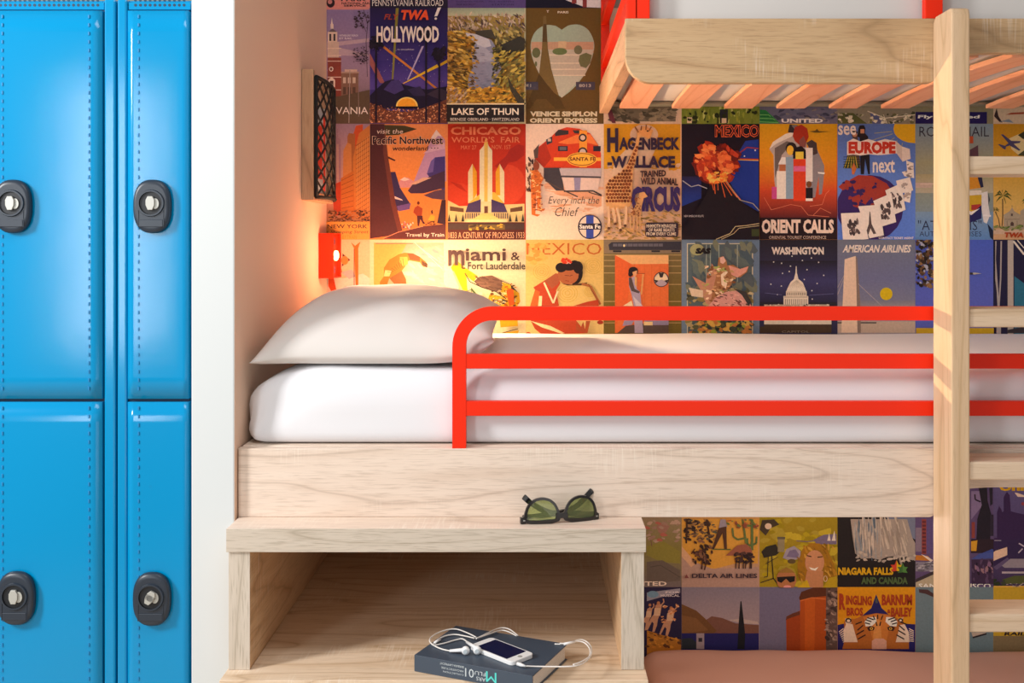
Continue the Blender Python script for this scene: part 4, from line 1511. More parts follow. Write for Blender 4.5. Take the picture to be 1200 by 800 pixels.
p.rect(215, 246, 520, 268, '#efa83c').ell(396, 258, 98, 46, '#f1b23f').loop(396, 258, 88, 38, 5, '#9c3a24').text('SANTA FE', 316, 244, 486, 268, '#6a2420', .03)
p.poly([(150, 312), (260, 312), (282, 460), (230, 460), (150, 380)], '#3f3a40').poly([(250, 316), (524, 316), (520, 372), (262, 362)], '#b9a9a8').poly([(262, 362), (520, 368), (520, 380), (264, 374)], '#4a4248').poly([(266, 374), (518, 380), (500, 455), (290, 460)], '#d8bcae').poly([(345, 376), (390, 376), (385, 456), (350, 458)], '#8f84a0')
p.line([(160, 395), (240, 440), (370, 500)], 8, '#54423c').line([(280, 464), (470, 462), (524, 490)], 10, '#4a3d3c').line([(440, 470), (524, 495)], 6, '#4a3d3c')
p.blobs(32, 35, 262, 110, 460, 60, 20, ['#3d2c2c', '#6d4a3c', '#d9bca0', '#8f5a40'], .35, 1.3, .4)
p.ell(102, 300, 20, 30, '#8a4430').poly([(70, 330), (110, 325), (150, 380), (140, 400), (130, 420), (130, 580), (160, 575), (150, 590), (108, 590), (104, 470), (96, 610), (128, 615), (110, 628), (72, 615), (66, 430)], '#c9672c').blobs(33, 68, 330, 140, 600, 60, 10, ['#e0924c', '#a84f28', '#7a3a24', '#efb878'], .5)
p.text('Every inch the', 175, 498, 500, 560, '#3f2a2c', -.008, .25).text('Chief', 216, 568, 364, 626, '#3f2a2c', -.008, .25)
p.ell(448, 694, 78, 80, '#362c3a').ell(448, 694, 70, 72, '#e3c9b4').rect(424, 622, 472, 766, '#3a4a9c').rect(378, 672, 520, 712, '#362c3a').text('Santa Fe', 380, 678, 518, 706, '#f2e0d2', .03).build()

p = Poster(4, 1, '#e0b48e', 'circus poster of a spotted giraffe beside dark blue lettering on yellow').fr(*ZF)
p.bg('#dcb492')
p.rect(30, 118, 472, 378, '#d99a26').blobs(41, 30, 355, 480, 380, 40, 16, ['#dcb492', '#d99a26'], .6).ell(265, 185, 80, 60, '#dfbd9c').poly([(190, 240), (340, 240), (280, 380), (80, 420), (100, 330)], '#dfbd9c')
p.blobs(42, 30, 620, 470, 780, 220, 18, ['#c99a5c', '#a8844a', '#dcb07a', '#8f7440', '#d6a868'], .3, .2, .5)
p.text('H', 54, 148, 118, 284, '#352840', .05).text('AGENBECK', 122, 200, 466, 272, '#352840', .05).text('-WALLACE', 56, 305, 440, 374, '#352840', .05)
p.text('TRAINED', 242, 390, 388, 426, '#3d2830', .04, 0, 0, .15).text('WILD ANIMAL', 245, 430, 456, 470, '#3d2830', .04, 0, .12, -.1).text('CIRCUS', 192, 478, 470, 622, '#3d2e62', .06)
gir = [(45, 560), (44, 470), (80, 430), (130, 400), (170, 350), (215, 240), (225, 190), (218, 150), (240, 165), (256, 140), (280, 135), (298, 165), (298, 205), (285, 212), (262, 195), (240, 200), (225, 290), (200, 400), (195, 500), (185, 590), (160, 600), (100, 610), (52, 600)]
p.poly(gir, '#dba468').poly([(225, 170), (262, 140), (300, 150), (315, 160), (298, 205), (262, 195)], '#d99a5c').line([(250, 135), (246, 160)], 7, '#7a4a2c').line([(276, 128), (274, 158)], 7, '#7a4a2c').line([(212, 140), (232, 172)], 8, '#8f5a34').line([(305, 140), (290, 165)], 7, '#8f5a34')

def in_gir(x, y):
    c = False
    j = len(gir) - 1
    for i in range(len(gir)):
        if (gir[i][1] > y) != (gir[j][1] > y) and x < (gir[j][0] - gir[i][0]) * (y - gir[i][1]) / (gir[j][1] - gir[i][1]) + gir[i][0]:
            c = not c
        j = i
    return c
rr = random.Random(44)
gx = [(46 + i * 17 + (j % 2) * 8, 200 + j * 19) for i in range(11) for j in range(20)]
for x, y in gx:
    if in_gir(x, y) and in_gir(x + 6, y) and in_gir(x - 6, y):
        p.poly([(x + 9.5 * math.cos(t) * rr.uniform(.75, 1.1), y + 9.5 * math.sin(t) * rr.uniform(.75, 1.1)) for t in [2 * PI * k / 6 for k in range(6)]], rr.choice(['#7a3c22', '#8a4628', '#6a3420']))
p.ell(283, 165, 5, 5, '#2a1a16')
for a, b in (((58, 590), (64, 715)), ((110, 600), (130, 725)), ((160, 590), (156, 700)), ((85, 600), (100, 690))):
    p.line([a, ((a[0] + b[0]) / 2 + 3, (a[1] + b[1]) / 2), b], 16, '#d9b088').ell(b[0], b[1], 9, 8, '#5c3a28')
p.poly([(180, 640), (205, 605), (228, 560), (235, 515), (262, 508), (285, 535), (262, 545), (250, 590), (245, 640), (230, 660)], '#d09a64').blobs(45, 185, 540, 245, 650, 40, 6, ['#7a4228', '#8f5434'], .8)
for xx in (186, 205, 224, 240):
    p.line([(xx, 640), (xx - 2, 738)], 8, '#c99a6a')
p.poly([(270, 690), (280, 682), (448, 682), (456, 690), (456, 755), (448, 764), (280, 764), (270, 755)], '#3a2c36')
p.text('MAMMOTH MENAGERIE', 276, 692, 444, 712, '#efd9be', .01).text('OF RARE BEASTS', 288, 716, 436, 734, '#efd9be', .01).text('FROM EVERY CLIME', 276, 738, 444, 756, '#efd9be', .01).build()

p = Poster(5, 1, '#1f1826', 'dark poster lettered MEXICO with an orange erupting volcano on blue').fr(*ZG)
p.bg('#221a26')
p.poly([(320, 320), (380, 220), (455, 200), (455, 620), (350, 560), (290, 450)], '#233a94').grad(20, 420, 130, 590, '#2a2648', '#25409a').poly([(20, 590), (140, 540), (170, 480), (130, 420), (160, 700), (20, 700)], '#221a26')
p.poly([(370, 220), (430, 150), (456, 150), (456, 210)], '#221a26').line([(330, 300), (390, 255), (455, 262)], 6, '#a83a2c').line([(310, 320), (455, 324)], 8, '#b4442c').line([(330, 326), (455, 330)], 4, '#e8c060')
p.ell(375, 305, 4, 4, '#e8e0e0', 8).ell(436, 272, 5, 5, '#e8e0e0', 8)
def inp(x, y):
    return ((x - 212) / 118) ** 2 + ((y - 345) / 105) ** 2 < 1
p.blobs(50, 95, 250, 330, 460, 150, 34, ['#8e2a1c', '#a8341f', '#6d2320'], .75, .6, 1.0, inp)
p.blobs(51, 100, 255, 325, 455, 150, 24, ['#d9572a', '#e8743c', '#c4442a', '#ee8a4a', '#b23a24'], .6, .6, 1.0, inp)
p.blobs(52, 165, 400, 270, 460, 40, 15, ['#f3a03c', '#f6bf58', '#ee7a34'], .6)
p.poly([(0, 790), (20, 720), (110, 600), (180, 470), (270, 450), (350, 560), (456, 640), (456, 790)], '#211a22')
for a, b in (((185, 450), (198, 500)), ((200, 455), (206, 520)), ((250, 450), (300, 530)), ((240, 455), (262, 540)), ((262, 450), (330, 540)), ((220, 455), (222, 500)), ((268, 450), (350, 555))):
    p.line([a, b], 4, '#e0662c')
p.line([(270, 448), (345, 555), (420, 575), (456, 615)], 4, '#a9a080').line([(20, 445), (70, 480), (110, 470), (160, 490)], 5, '#a9a8b0').line([(210, 778), (290, 745), (320, 705), (380, 700), (455, 688)], 4, '#c9b98a').line([(240, 778), (310, 745), (340, 715), (455, 700)], 3, '#c9b98a')
p.rect(412, 720, 455, 760, '#3c4428').text('NEW AMERICAN ROUTE', 30, 640, 140, 652, '#c9c0c0')
p.text('MEXICO', 206, 133, 452, 196, '#221a26', .0, outline='#e8683c', ow=.045).build()

p = Poster(6, 1, '#d98a28', 'orange poster lettered ORIENT CALLS with a row of flat figures and an elephant').fr(*ZH)
p.bg('#d99a1c', '#dd6a28', '#7a2a26', '#2a1c20')
p.grad(20, 120, 462, 330, '#d8a01c', '#e09020').grad(20, 330, 462, 500, '#e09020', '#d4502a').grad(20, 500, 462, 660, '#cf4c2c', '#5a2628').rect(20, 655, 462, 780, '#2a1c20')
p.poly([(80, 265), (100, 225), (170, 180), (230, 160), (290, 200), (300, 540), (120, 540), (108, 440), (104, 300)], '#b9aaa0').poly([(80, 265), (100, 225), (170, 180), (225, 165), (215, 190), (120, 235)], '#e9dccc').poly([(110, 260), (180, 220), (210, 230), (150, 300), (112, 430)], '#6f625c')
p.poly([(300, 250), (340, 240), (370, 310), (392, 360), (388, 440), (378, 520), (362, 525), (360, 420), (340, 540), (300, 540)], '#8f8586').poly([(290, 230), (320, 212), (348, 230), (354, 290), (330, 300)], '#4a3c3c').poly([(355, 395), (395, 398), (392, 408), (358, 404)], '#f0e6da')
p.poly([(185, 170), (195, 125), (240, 130), (235, 175)], '#3a3234').poly([(205, 130), (238, 128), (230, 160)], '#7d7470')
p.poly([(212, 190), (225, 140), (262, 126), (295, 148), (304, 195), (280, 250), (248, 240), (225, 220)], '#a83420').poly([(250, 215), (275, 190), (290, 230), (285, 255), (250, 255)], '#8a5048')
p.ell(204, 262, 32, 36, '#2c2426').ell(198, 272, 20, 28, '#ecb83c').rect(94, 480, 122, 548, '#d0508c')
p.rect(122, 390, 174, 548, '#efe2d2').poly([(130, 352), (150, 310), (172, 312), (174, 352)], '#efe6dc').rect(136, 352, 172, 390, '#b06a44').rect(174, 310, 216, 548, '#8fa4b4').rect(284, 258, 326, 450, '#e9dcd0').ell(305, 465, 15, 18, '#7a4a2c').rect(284, 485, 326, 545, '#241c20').rect(286, 545, 326, 560, '#efe2d2')
p.poly([(214, 320), (214, 280), (228, 255), (262, 248), (286, 270), (288, 320)], '#221a1e').rect(228, 280, 274, 322, '#f0cb48').rect(216, 322, 286, 560, '#dd4526').rect(218, 362, 286, 392, '#dd6a92')
p.poly([(305, 165), (340, 160), (350, 150), (362, 164), (425, 165), (365, 172), (340, 172)], '#6a5020')
p.line([(50, 540), (90, 610), (130, 600), (200, 580), (260, 590), (300, 640), (420, 650)], 3, '#d97a58').line([(310, 590), (380, 580), (400, 520), (420, 500)], 3, '#d97a58').line([(330, 640), (370, 600), (430, 630)], 3, '#d97a58')
p.text('ORIENT CALLS', 36, 664, 446, 744, '#efd2bc', .05).text('ORIENTAL TOURIST CONFERENCE', 78, 758, 402, 775, '#d9bca6', .0).build()

p = Poster(7, 1, '#6a86c8', 'blue poster lettered see EUROPE next with a red globe and photo cards').fr(*ZM)
p.bg('#5a72b0', '#6484cc', '#5c7ccc')
p.ell(470, 150, 122, 82, '#e2ad20')
for a, b in (((340, 165), (240, 175)), ((345, 178), (180, 230)), ((355, 200), (270, 260)), ((370, 215), (330, 280)), ((400, 230), (390, 270))):
    p.line([a, b], 4, '#a8a27c')
p.ell(215, 600, 190, 188, '#3d2a62')
p.poly([(100, 440), (150, 412), (230, 418), (310, 460), (350, 520), (300, 560), (220, 540), (190, 580), (150, 560), (190, 480), (130, 500)], '#a33c30').poly([(35, 480), (80, 440), (120, 450), (110, 480), (60, 500)], '#a33c30').poly([(110, 540), (160, 520), (150, 600), (120, 590)], '#a33c30').blobs(71, 60, 440, 260, 600, 22, 16, ['#3a2858', '#9c3c34'], .7)
p.poly([(120, 210), (110, 185), (125, 160), (142, 175), (146, 210), (160, 360), (128, 375), (70, 375), (86, 300), (84, 230)], '#5a4440').poly([(62, 372), (88, 305), (130, 305), (160, 375)], '#3f4a2c')
for i in range(5):
    p.line([(70 + i * 18, 372), (92 + i * 10, 305)], 4, '#c9a93a')
    p.line([(64, 366 - i * 14), (158, 366 - i * 14)], 3, '#25301f')
p.poly([(110, 372), (122, 340), (138, 375), (124, 410), (112, 408)], '#c9703c').poly([(150, 145), (156, 132), (180, 130), (188, 146), (186, 175), (204, 195), (212, 300), (214, 408), (204, 408), (186, 320), (180, 408), (162, 408), (156, 200), (142, 195)], '#262024').rect(160, 152, 182, 176, '#c98a68').ell(128, 182, 14, 14, '#c98a68').ell(126, 170, 18, 9, '#2a2428')
p.text('see', 34, 130, 136, 186, '#f0dccf', .02)
p.poly([(84, 225), (120, 205), (160, 222), (205, 208), (250, 222), (300, 208), (362, 220), (366, 290), (310, 296), (260, 300), (210, 295), (160, 302), (120, 296), (84, 300)], '#efd9ca').text('EUROPE', 92, 222, 360, 292, '#c83a28', .06)
p.poly([(362, 220), (395, 250), (398, 335), (366, 290)], '#d2bcac').poly([(395, 250), (440, 265), (445, 320), (398, 338)], '#e6d2c2')
p.text('next', 230, 325, 356, 400, '#efdccf', .02)
for q, n_ in (([(420, 330), (462, 345), (462, 400), (425, 390)], 1), ([(395, 395), (462, 380), (465, 430), (410, 420)], 1), ([(362, 445), (440, 425), (460, 500), (380, 520)], 2), ([(415, 480), (450, 500), (440, 570), (405, 560)], 2), ([(300, 500), (390, 460), (416, 610), (345, 640)], 3), ([(232, 560), (335, 515), (362, 680), (280, 705)], 4), ([(145, 590), (265, 582), (292, 755), (210, 772)], 5), ([(48, 630), (170, 625), (205, 776), (60, 790)], 6)):
    p.poly(q, '#efdccb')
    cx, cy = sum(a[0] for a in q) / 4, sum(a[1] for a in q) / 4
    if n_ >= 3:
        if n_ == 5:
            p.poly([(210, 620), (214, 620), (222, 690), (248, 745), (232, 748), (216, 715), (204, 750), (186, 752), (206, 690)], '#5a4a48')
        else:
            p.blobs(70 + n_, cx - 28, cy - 34, cx + 28, cy + 42, 22, 16, ['#5a4a48', '#7d6a64', '#4a3c3c'], .5, 1.2, .5)
    else:
        p.blobs(70 + n_, cx - 14, cy - 16, cx + 14, cy + 16, 6, 12, ['#8f7c74', '#b09c90'], .6)
p.text('CONTACT TICKET AGENT', 262, 764, 460, 776, '#efdccf', .02).build()

p = Poster(8, 1, '#8fa09a', 'pale green grey ocean cruise poster, half hidden behind the ladder').fr(*ZM)
p.bg('#7d93a4', '#a09a78', '#8a9288', '#6f87a4')
p.fr(980, 140, 5.0).grad(460, 320, 920, 430, '#a89c74', '#b8ab90').rect(460, 370, 560, 400, '#c2a896').rect(490, 375, 700, 380, '#d9c0ac')
p.text('ROYAL MAIL', 486, 42, 894, 100, '#33303c', -.004)
p.grad(460, 540, 920, 705, '#7c93a8', '#5c82b4').text('"ATLANTIS"', 478, 590, 850, 648, '#2b2f48', -.004).text('AUTUMN CRUISES', 486, 655, 850, 684, '#2b2f48', -.004)
p.rect(700, 98, 802, 140, '#b5502c').poly([(760, 190), (830, 150), (832, 215), (760, 215)], '#5c3f48').poly([(700, 340), (826, 335), (850, 400), (775, 410), (700, 400)], '#d08a2c').poly([(826, 335), (852, 335), (862, 395), (845, 400)], '#2c2a44').poly([(700, 420), (850, 415), (850, 440), (770, 450), (700, 450)], '#e0d2be')
p.poly([(700, 450), (850, 440), (860, 520), (790, 560), (700, 560)], '#c9a02c').poly([(790, 500), (845, 495), (840, 530), (790, 530)], '#a83a34').poly([(700, 510), (800, 545), (850, 500), (850, 580), (780, 605), (700, 600)], '#2b2858').poly([(700, 500), (790, 540), (840, 520), (790, 560), (700, 520)], '#e9dcd0')
p.poly([(850, 430), (885, 420), (890, 500), (900, 560), (880, 610), (862, 600), (850, 520)], '#dbd2cc').line([(860, 560), (905, 565)], 10, '#e6ded8').poly([(890, 430), (900, 470), (890, 500)], '#4a4a50').poly([(885, 610), (918, 650), (918, 706), (900, 690)], '#25283a').build()

p = Poster(9, 1, '#c98f28', 'golden poster of an airplane over palms and a white mission church, right frame edge').fr(*ZN)
p.bg('#c08a1c', '#cf9a30', '#d8ac58', '#d9a86c')
p.poly([(380, 380), (470, 340), (700, 300), (700, 500), (460, 520), (400, 470)], '#d8c48c').poly([(455, 350), (509, 320), (700, 330), (700, 370), (500, 385)], '#3a3a28').poly([(450, 525), (509, 480), (700, 490), (700, 540)], '#4a4a30')
p.poly([(310, 345), (330, 345), (400, 400), (480, 402), (470, 418), (420, 425), (478, 478), (465, 484), (385, 440), (355, 450), (350, 475), (335, 470), (285, 430), (300, 428), (345, 442), (375, 420)], '#4c4668')
p.fr(*ZO)
p.rect(245, 470, 700, 590, '#c99a70').rect(245, 500, 700, 540, '#c9a68a').poly([(335, 480), (335, 375), (385, 345), (405, 310), (425, 345), (475, 375), (475, 345), (509, 320), (700, 320), (700, 500), (335, 500)], '#a8957c').rect(345, 410, 470, 416, '#857460').poly([(392, 470), (392, 445), (406, 432), (420, 445), (420, 470)], '#4f3a34').rect(396, 365, 412, 385, '#5c4a40').line([(405, 310), (405, 295)], 4, '#857460')
for xx in (360, 445):
    p.rect(xx, 425, xx + 8, 470, '#8a7a66')
p.line([(320, 470), (326, 380), (325, 240)], 9, '#5a4a34').line([(262, 350), (290, 410), (302, 480)], 7, '#5a4a34')
for cx, cy, r in ((328, 215, 80), (262, 335, 38), (520, 260, 36)):
    for a in (-2.9, -2.3, -1.7, -1.0, -.3, .3, 2.5, 3.4, 1.2):
        ex, ey = cx + r * math.cos(a), cy + r * .75 * math.sin(a) + r * .25
        mx, my = cx + r * .5 * math.cos(a), cy + r * .5 * math.sin(a) - r * .12
        p.poly([(cx, cy), (mx, my - r * .1), (ex, ey), (mx, my + r * .14)], '#4c5426')
p.blobs(91, 245, 465, 509, 505, 26, 20, ['#5a6a34', '#7a8244', '#8f8a50'], .4)
p.text('TWA', 332, 525, 500, 570, '#a8401f', .05, .2).build()

# --- row with WASHINGTON
p = Poster(0, 2, '#f0c8a0', 'snow poster with upright orange skis beside the red reading lamp').fr(*ZI)
p.bg('#ecc4a0', '#eec49c', '#e8d6c0')
p.poly([(-40, 330), (140, 345), (280, 310), (330, 345), (330, 760), (-40, 760)], '#eadccc').poly([(120, 300), (200, 280), (230, 330), (180, 350)], '#c0b4b4')
p.poly([(192, 82), (222, 110), (262, 80), (246, 125), (246, 395), (226, 400), (216, 130)], '#d9702c').line([(216, 130), (216, 460)], 6, '#5c3a2c')
p.poly([(132, 165), (188, 212), (150, 240), (128, 260)], '#5a3030').ell(148, 215, 26, 32, '#e08a44')
p.poly([(60, 200), (110, 220), (130, 300), (70, 340), (30, 340)], '#d9682c').poly([(30, 345), (70, 345), (88, 430), (50, 436), (30, 400)], '#d9502a').poly([(30, 465), (60, 445), (112, 460), (118, 484), (60, 500), (30, 510)], '#4a4048').line([(40, 470), (110, 470)], 4, '#8f8484').blobs(92, 100, 400, 230, 470, 14, 26, ['#d6c6b8', '#f4e8da'], .2, -.4, .2).build()

p = Poster(1, 2, '#f0d9b0', 'cream bordered poster of a bending skier in orange above the pillow').fr(*ZI)
p.bg('#f0dcb6').grad(358, 88, 862, 420, '#d9a68c', '#e6b894').poly([(358, 88), (600, 88), (480, 300), (400, 420), (358, 420)], '#e8b35c').poly([(600, 150), (862, 100), (862, 420), (600, 420)], '#d8ab98').blobs(93, 600, 110, 860, 400, 30, 40, ['#dcb4a4', '#c99a96', '#e3c0aa'], .3, .5, .4)
p.line([(370, 94), (640, 94)], 7, '#a0806c')
p.poly([(400, 430), (402, 370), (430, 330), (430, 270), (470, 210), (540, 170), (580, 160), (640, 165), (690, 190), (740, 235), (745, 262), (715, 262), (690, 230), (610, 215), (590, 250), (560, 290), (590, 350), (594, 430), (545, 430), (470, 345), (440, 430)], '#c9782c')
p.poly([(470, 345), (560, 290), (590, 350), (594, 430), (545, 430)], '#8a5a2e').poly([(430, 330), (440, 285), (486, 290), (470, 330)], '#e8cf8c').poly([(545, 190), (600, 190), (605, 240), (570, 260), (545, 230)], '#e0a850').poly([(600, 165), (640, 165), (690, 190), (690, 222), (620, 210)], '#8a4a2c').poly([(700, 215), (745, 240), (742, 268), (705, 250)], '#5a3a2a')
for i in range(8):
    p.line([(455 + i * 16, 300 - i * 14), (490 + i * 12, 300 - i * 6)], 3, '#6d4422')
p.line([(650, 84), (850, 275)], 3, '#f4e6d2').line([(690, 120), (820, 220)], 3, '#f4e6d2').build()

p = Poster(2, 2, '#f4e3b4', 'cream and yellow bird poster lettered Miami & Fort Lauderdale behind the guard rail').fr(*ZJ)
p.bg('#f4dcb8', '#f3e0b0', '#f2e2b0')
p.poly([(80, 230), (120, 180), (180, 230), (270, 290), (240, 330), (190, 290), (200, 420), (180, 440), (130, 430), (140, 340)], '#efb81e').poly([(100, 250), (170, 400), (150, 400), (95, 270)], '#f6e08c')
p.poly([(430, 330), (500, 350), (560, 410), (568, 470), (540, 510), (400, 500), (340, 470), (350, 420), (430, 430)], '#efb928').blobs(95, 340, 340, 560, 500, 60, 14, ['#d9861e', '#f4d25a', '#7a4a20', '#f6e2a0', '#c86a1c'], .5)
p.poly([(245, 325), (280, 295), (370, 285), (440, 325), (438, 372), (400, 400), (340, 380), (270, 360)], '#7d5a4a').blobs(96, 260, 295, 435, 380, 20, 30, ['#8f6a58', '#6a4a3e'], .2, .3, .3)
p.line([(180, 270), (215, 330), (300, 370), (400, 400), (470, 450)], 6, '#4a3430').line([(430, 320), (500, 350), (545, 400)], 4, '#4a3430')
for i in range(5):
    p.line([(180 + i * 10, 400 + i * 18), (225 + i * 8, 385 + i * 22), (232 + i * 8, 440 + i * 12), (335, 446 + i * 12)], 4, '#3f302c')
p.rect(250, 405, 300, 440, '#f6ecc8').poly([(225, 370), (275, 430), (262, 434), (220, 385)], '#5a6a3c').blobs(97, 370, 455, 460, 490, 26, 10, ['#3f302c', '#e9dcb0', '#8a7a5c'], .6).poly([(470, 390), (520, 370), (525, 490), (490, 500)], '#d9541e').poly([(500, 350), (520, 370), (545, 395), (505, 380)], '#3f302c')
p.poly([(425, 600), (550, 600), (552, 640), (430, 650)], '#e9a81e').poly([(440, 690), (560, 670), (540, 720), (440, 720)], '#e9b01e').line([(440, 690), (552, 660)], 5, '#5a4420').line([(455, 705), (552, 690)], 4, '#5a4420')
p.rect(62, 108, 80, 220, '#5a3f3c').text('m', 62, 108, 178, 215, '#5a3f3c', .03).text('iami', 184, 96, 468, 184, '#5a3f3c', .02).line([(164, 180), (160, 235), (182, 235)], 10, '#5a3f3c').text('&', 502, 122, 566, 180, '#5a3f3c', .01).text('Fort Lauderdale', 200, 192, 604, 244, '#4a3f3c', .015).build()

p = Poster(3, 2, '#dcb96a', 'gold poster lettered MEXICO of a woman in a red blouse with flowers in her hair').fr(*ZJ)
p.bg('#d9b061', '#dcbc72', '#dfc484')
for cx, cy, r in ((900, 410, 70), (1080, 220, 60), (720, 260, 60), (1060, 400, 40)):
    for k in (1, .75, .5, .25):
        p.loop(cx, cy, r * k, r * k * .9, 4, '#cfa850')
p.text('MEXICO', 612, 58, 1138, 140, '#c4642c', -.004)
p.blobs(98, 640, 60, 760, 200, 16, 30, ['#d99a48', '#dcae58'], .6)
p.poly([(660, 370), (740, 320), (830, 270), (850, 340), (820, 390), (840, 500), (720, 510), (700, 420)], '#b8452a').poly([(740, 320), (820, 268), (850, 300), (835, 345), (790, 380)], '#a4583a').line([(735, 335), (800, 480), (832, 395)], 13, '#f2dcae').poly([(672, 385), (706, 400), (690, 505), (636, 505)], '#c4622f').poly([(700, 430), (722, 430), (718, 505), (696, 505)], '#efdca8')
p.ell(950, 265, 58, 86, '#241c1e').ell(905, 280, 74, 70, '#a8603c').ell(855, 230, 40, 34, '#241c1e').ell(910, 222, 56, 30, '#241c1e').ell(975, 230, 34, 44, '#241c1e')
p.poly([(855, 340), (920, 350), (1040, 335), (1030, 355), (900, 356)], '#5a3a24').line([(1000, 345), (1060, 360), (1130, 490)], 18, '#b06a3e').line([(1045, 345), (1130, 490)], 3, '#6a3a24').line([(880, 285), (912, 288)], 4, '#5a2a1c').line([(885, 322), (912, 326)], 5, '#8a3020').line([(915, 290), (935, 283)], 4, '#5a2a1c')
p.blobs(99, 865, 165, 930, 205, 12, 16, ['#d9452a', '#c4381f', '#efb0a0'], .8)
p.poly([(940, 500), (1040, 470), (1115, 455), (1120, 500)], '#b8452a').poly([(640, 600), (960, 600), (1030, 690), (720, 700), (670, 660)], '#b8452a').poly([(640, 605), (780, 640), (880, 690), (860, 695), (720, 650)], '#efd9a6').poly([(960, 600), (990, 660), (1010, 610), (1030, 690), (960, 670)], '#a8502f').poly([(1030, 605), (1060, 605), (1040, 690), (1020, 690)], '#a8502f').ell(625, 700, 20, 18, '#c4542c').ell(1130, 615, 22, 14, '#a03a28').build()

p = Poster(4, 2, '#7a6c44', 'olive poster of a grey railway car and a woman in an orange compartment').fr(*ZK)
p.bg('#7a6a48', '#74622e', '#70602c')
for yy in (140, 178, 218, 266, 346, 466, 616):
    p.rect(42, yy, 590, yy + 5, '#b89c68')
p.rect(42, 38, 590, 130, '#887660').poly([(78, 70), (100, 52), (590, 46), (590, 108), (85, 108)], '#3c3a44').rect(110, 62, 460, 82, '#6a6670').rect(110, 110, 170, 122, '#2c2a30').rect(380, 110, 440, 122, '#2c2a30').rect(520, 110, 582, 122, '#2c2a30').ell(188, 76, 7, 9, '#f2dca0', 10)
for i in range(9):
    p.rect(140 + i * 36, 60, 144 + i * 36, 84, '#3c3a44')
p.rect(124, 142, 500, 690, '#e2713c').poly([(124, 142), (500, 142), (500, 204), (240, 206)], '#e9b276').poly([(124, 142), (240, 206), (210, 500), (124, 640)], '#e06434')
for xx in (260, 330, 380, 440):
    p.rect(xx, 206, xx + 3, 600, '#d9642f')
p.ell(449, 314, 54, 54, '#4a3434').ell(449, 314, 48, 48, '#b0a0ac').poly([(449, 314), (405, 332), (402, 300), (430, 270), (449, 266)], '#e6cfa8').poly([(449, 314), (449, 266), (480, 276), (496, 310), (494, 332)], '#e6cfa8').poly([(430, 268), (468, 268), (458, 300), (440, 300)], '#3a3030').poly([(400, 315), (430, 322), (410, 340)], '#3a3030').poly([(498, 315), (468, 322), (490, 340)], '#3a3030')
p.poly([(200, 640), (500, 600), (500, 690), (140, 690)], '#5a4a44').rect(330, 602, 500, 634, '#8f84a0').poly([(190, 600), (260, 600), (240, 632), (176, 640)], '#9a8ca8')
p.ell(252, 255, 34, 30, '#2c2226').ell(232, 275, 16, 20, '#2c2226').poly([(246, 262), (280, 250), (276, 280), (256, 300)], '#dca070').line([(280, 272), (334, 272)], 4, '#9a4a2c').line([(322, 276), (308, 420)], 12, '#e0a060')
p.poly([(236, 300), (268, 290), (278, 330), (276, 380), (300, 400), (310, 500), (322, 690), (262, 690), (256, 500), (240, 420), (222, 360), (220, 300)], '#a79ab0').poly([(262, 290), (278, 300), (276, 370), (262, 350)], '#e2a868').poly([(222, 300), (240, 300), (262, 380), (300, 400), (290, 412), (240, 395), (222, 350)], '#5a4a48').poly([(250, 430), (300, 480), (320, 500), (270, 500)], '#cabfc8').poly([(180, 500), (240, 462), (250, 500)], '#e8d0a8').rect(326, 610, 388, 636, '#e6c890').build()

p = Poster(5, 2, '#6d8298', 'slate blue bordered poster of a crouching rider with pink splashes lettered S A S').fr(*ZK)
p.bg('#6c8096').rect(630, 60, 1094, 700, '#d0c8a4').rect(636, 66, 1086, 700, '#56666c')
p.blobs(101, 640, 70, 1080, 400, 70, 60, ['#4e5e66', '#63706c', '#7a7f6a', '#5a6468'], .5, 1.2, .5)
for xx in (762, 790, 850, 980):
    p.rect(xx, 70, xx + 7, 330, '#94a096')
p.ell(700, 105, 50, 40, '#a8a878').blobs(102, 640, 380, 1080, 690, 120, 30, ['#8a7a4a', '#5a5a44', '#b0a070', '#3c3f38', '#c9b68a'], .5, .2, .8)
p.poly([(665, 290), (760, 340), (770, 260), (795, 300), (800, 200), (840, 250), (860, 400), (800, 500), (760, 480), (720, 380)], '#c08a70').poly([(640, 370), (740, 390), (740, 440), (660, 430)], '#d8c4a8')
p.poly([(850, 160), (880, 150), (904, 180), (910, 215), (950, 210), (1000, 240), (1060, 220), (1050, 260), (1000, 300), (950, 290), (940, 350), (900, 400), (820, 440), (790, 480), (830, 300), (840, 240)], '#a8744c').poly([(860, 160), (885, 152), (900, 185), (880, 205), (862, 195)], '#dab0a0').poly([(920, 215), (1000, 240), (1060, 222), (1040, 262), (980, 300), (940, 280)], '#d89a88')
p.poly([(865, 280), (900, 250), (915, 262), (885, 300), (910, 340), (900, 380), (870, 350)], '#efd6b8').blobs(103, 740, 220, 960, 470, 80, 17, ['#8a5a3a', '#d9a878', '#efd2b0', '#6a4a34', '#a8b060', '#c49a6a'], .5)
p.poly([(770, 505), (830, 440), (900, 400), (990, 390), (1050, 430), (1080, 505)], '#d49c90').blobs(104, 800, 420, 1060, 500, 40, 18, ['#8a4a44', '#e6b8a8', '#5a3c38'], .25, .4, .5).poly([(950, 375), (1040, 400), (1075, 470), (1060, 500), (1010, 420)], '#3f3c3a')
p.blobs(105, 640, 600, 1080, 690, 90, 26, ['#b8763c', '#8a9a3c', '#5a5a3c', '#c9a24c', '#3f4438'], .6).text('SAS', 682, 92, 788, 134, '#241f24', .08, .2).build()

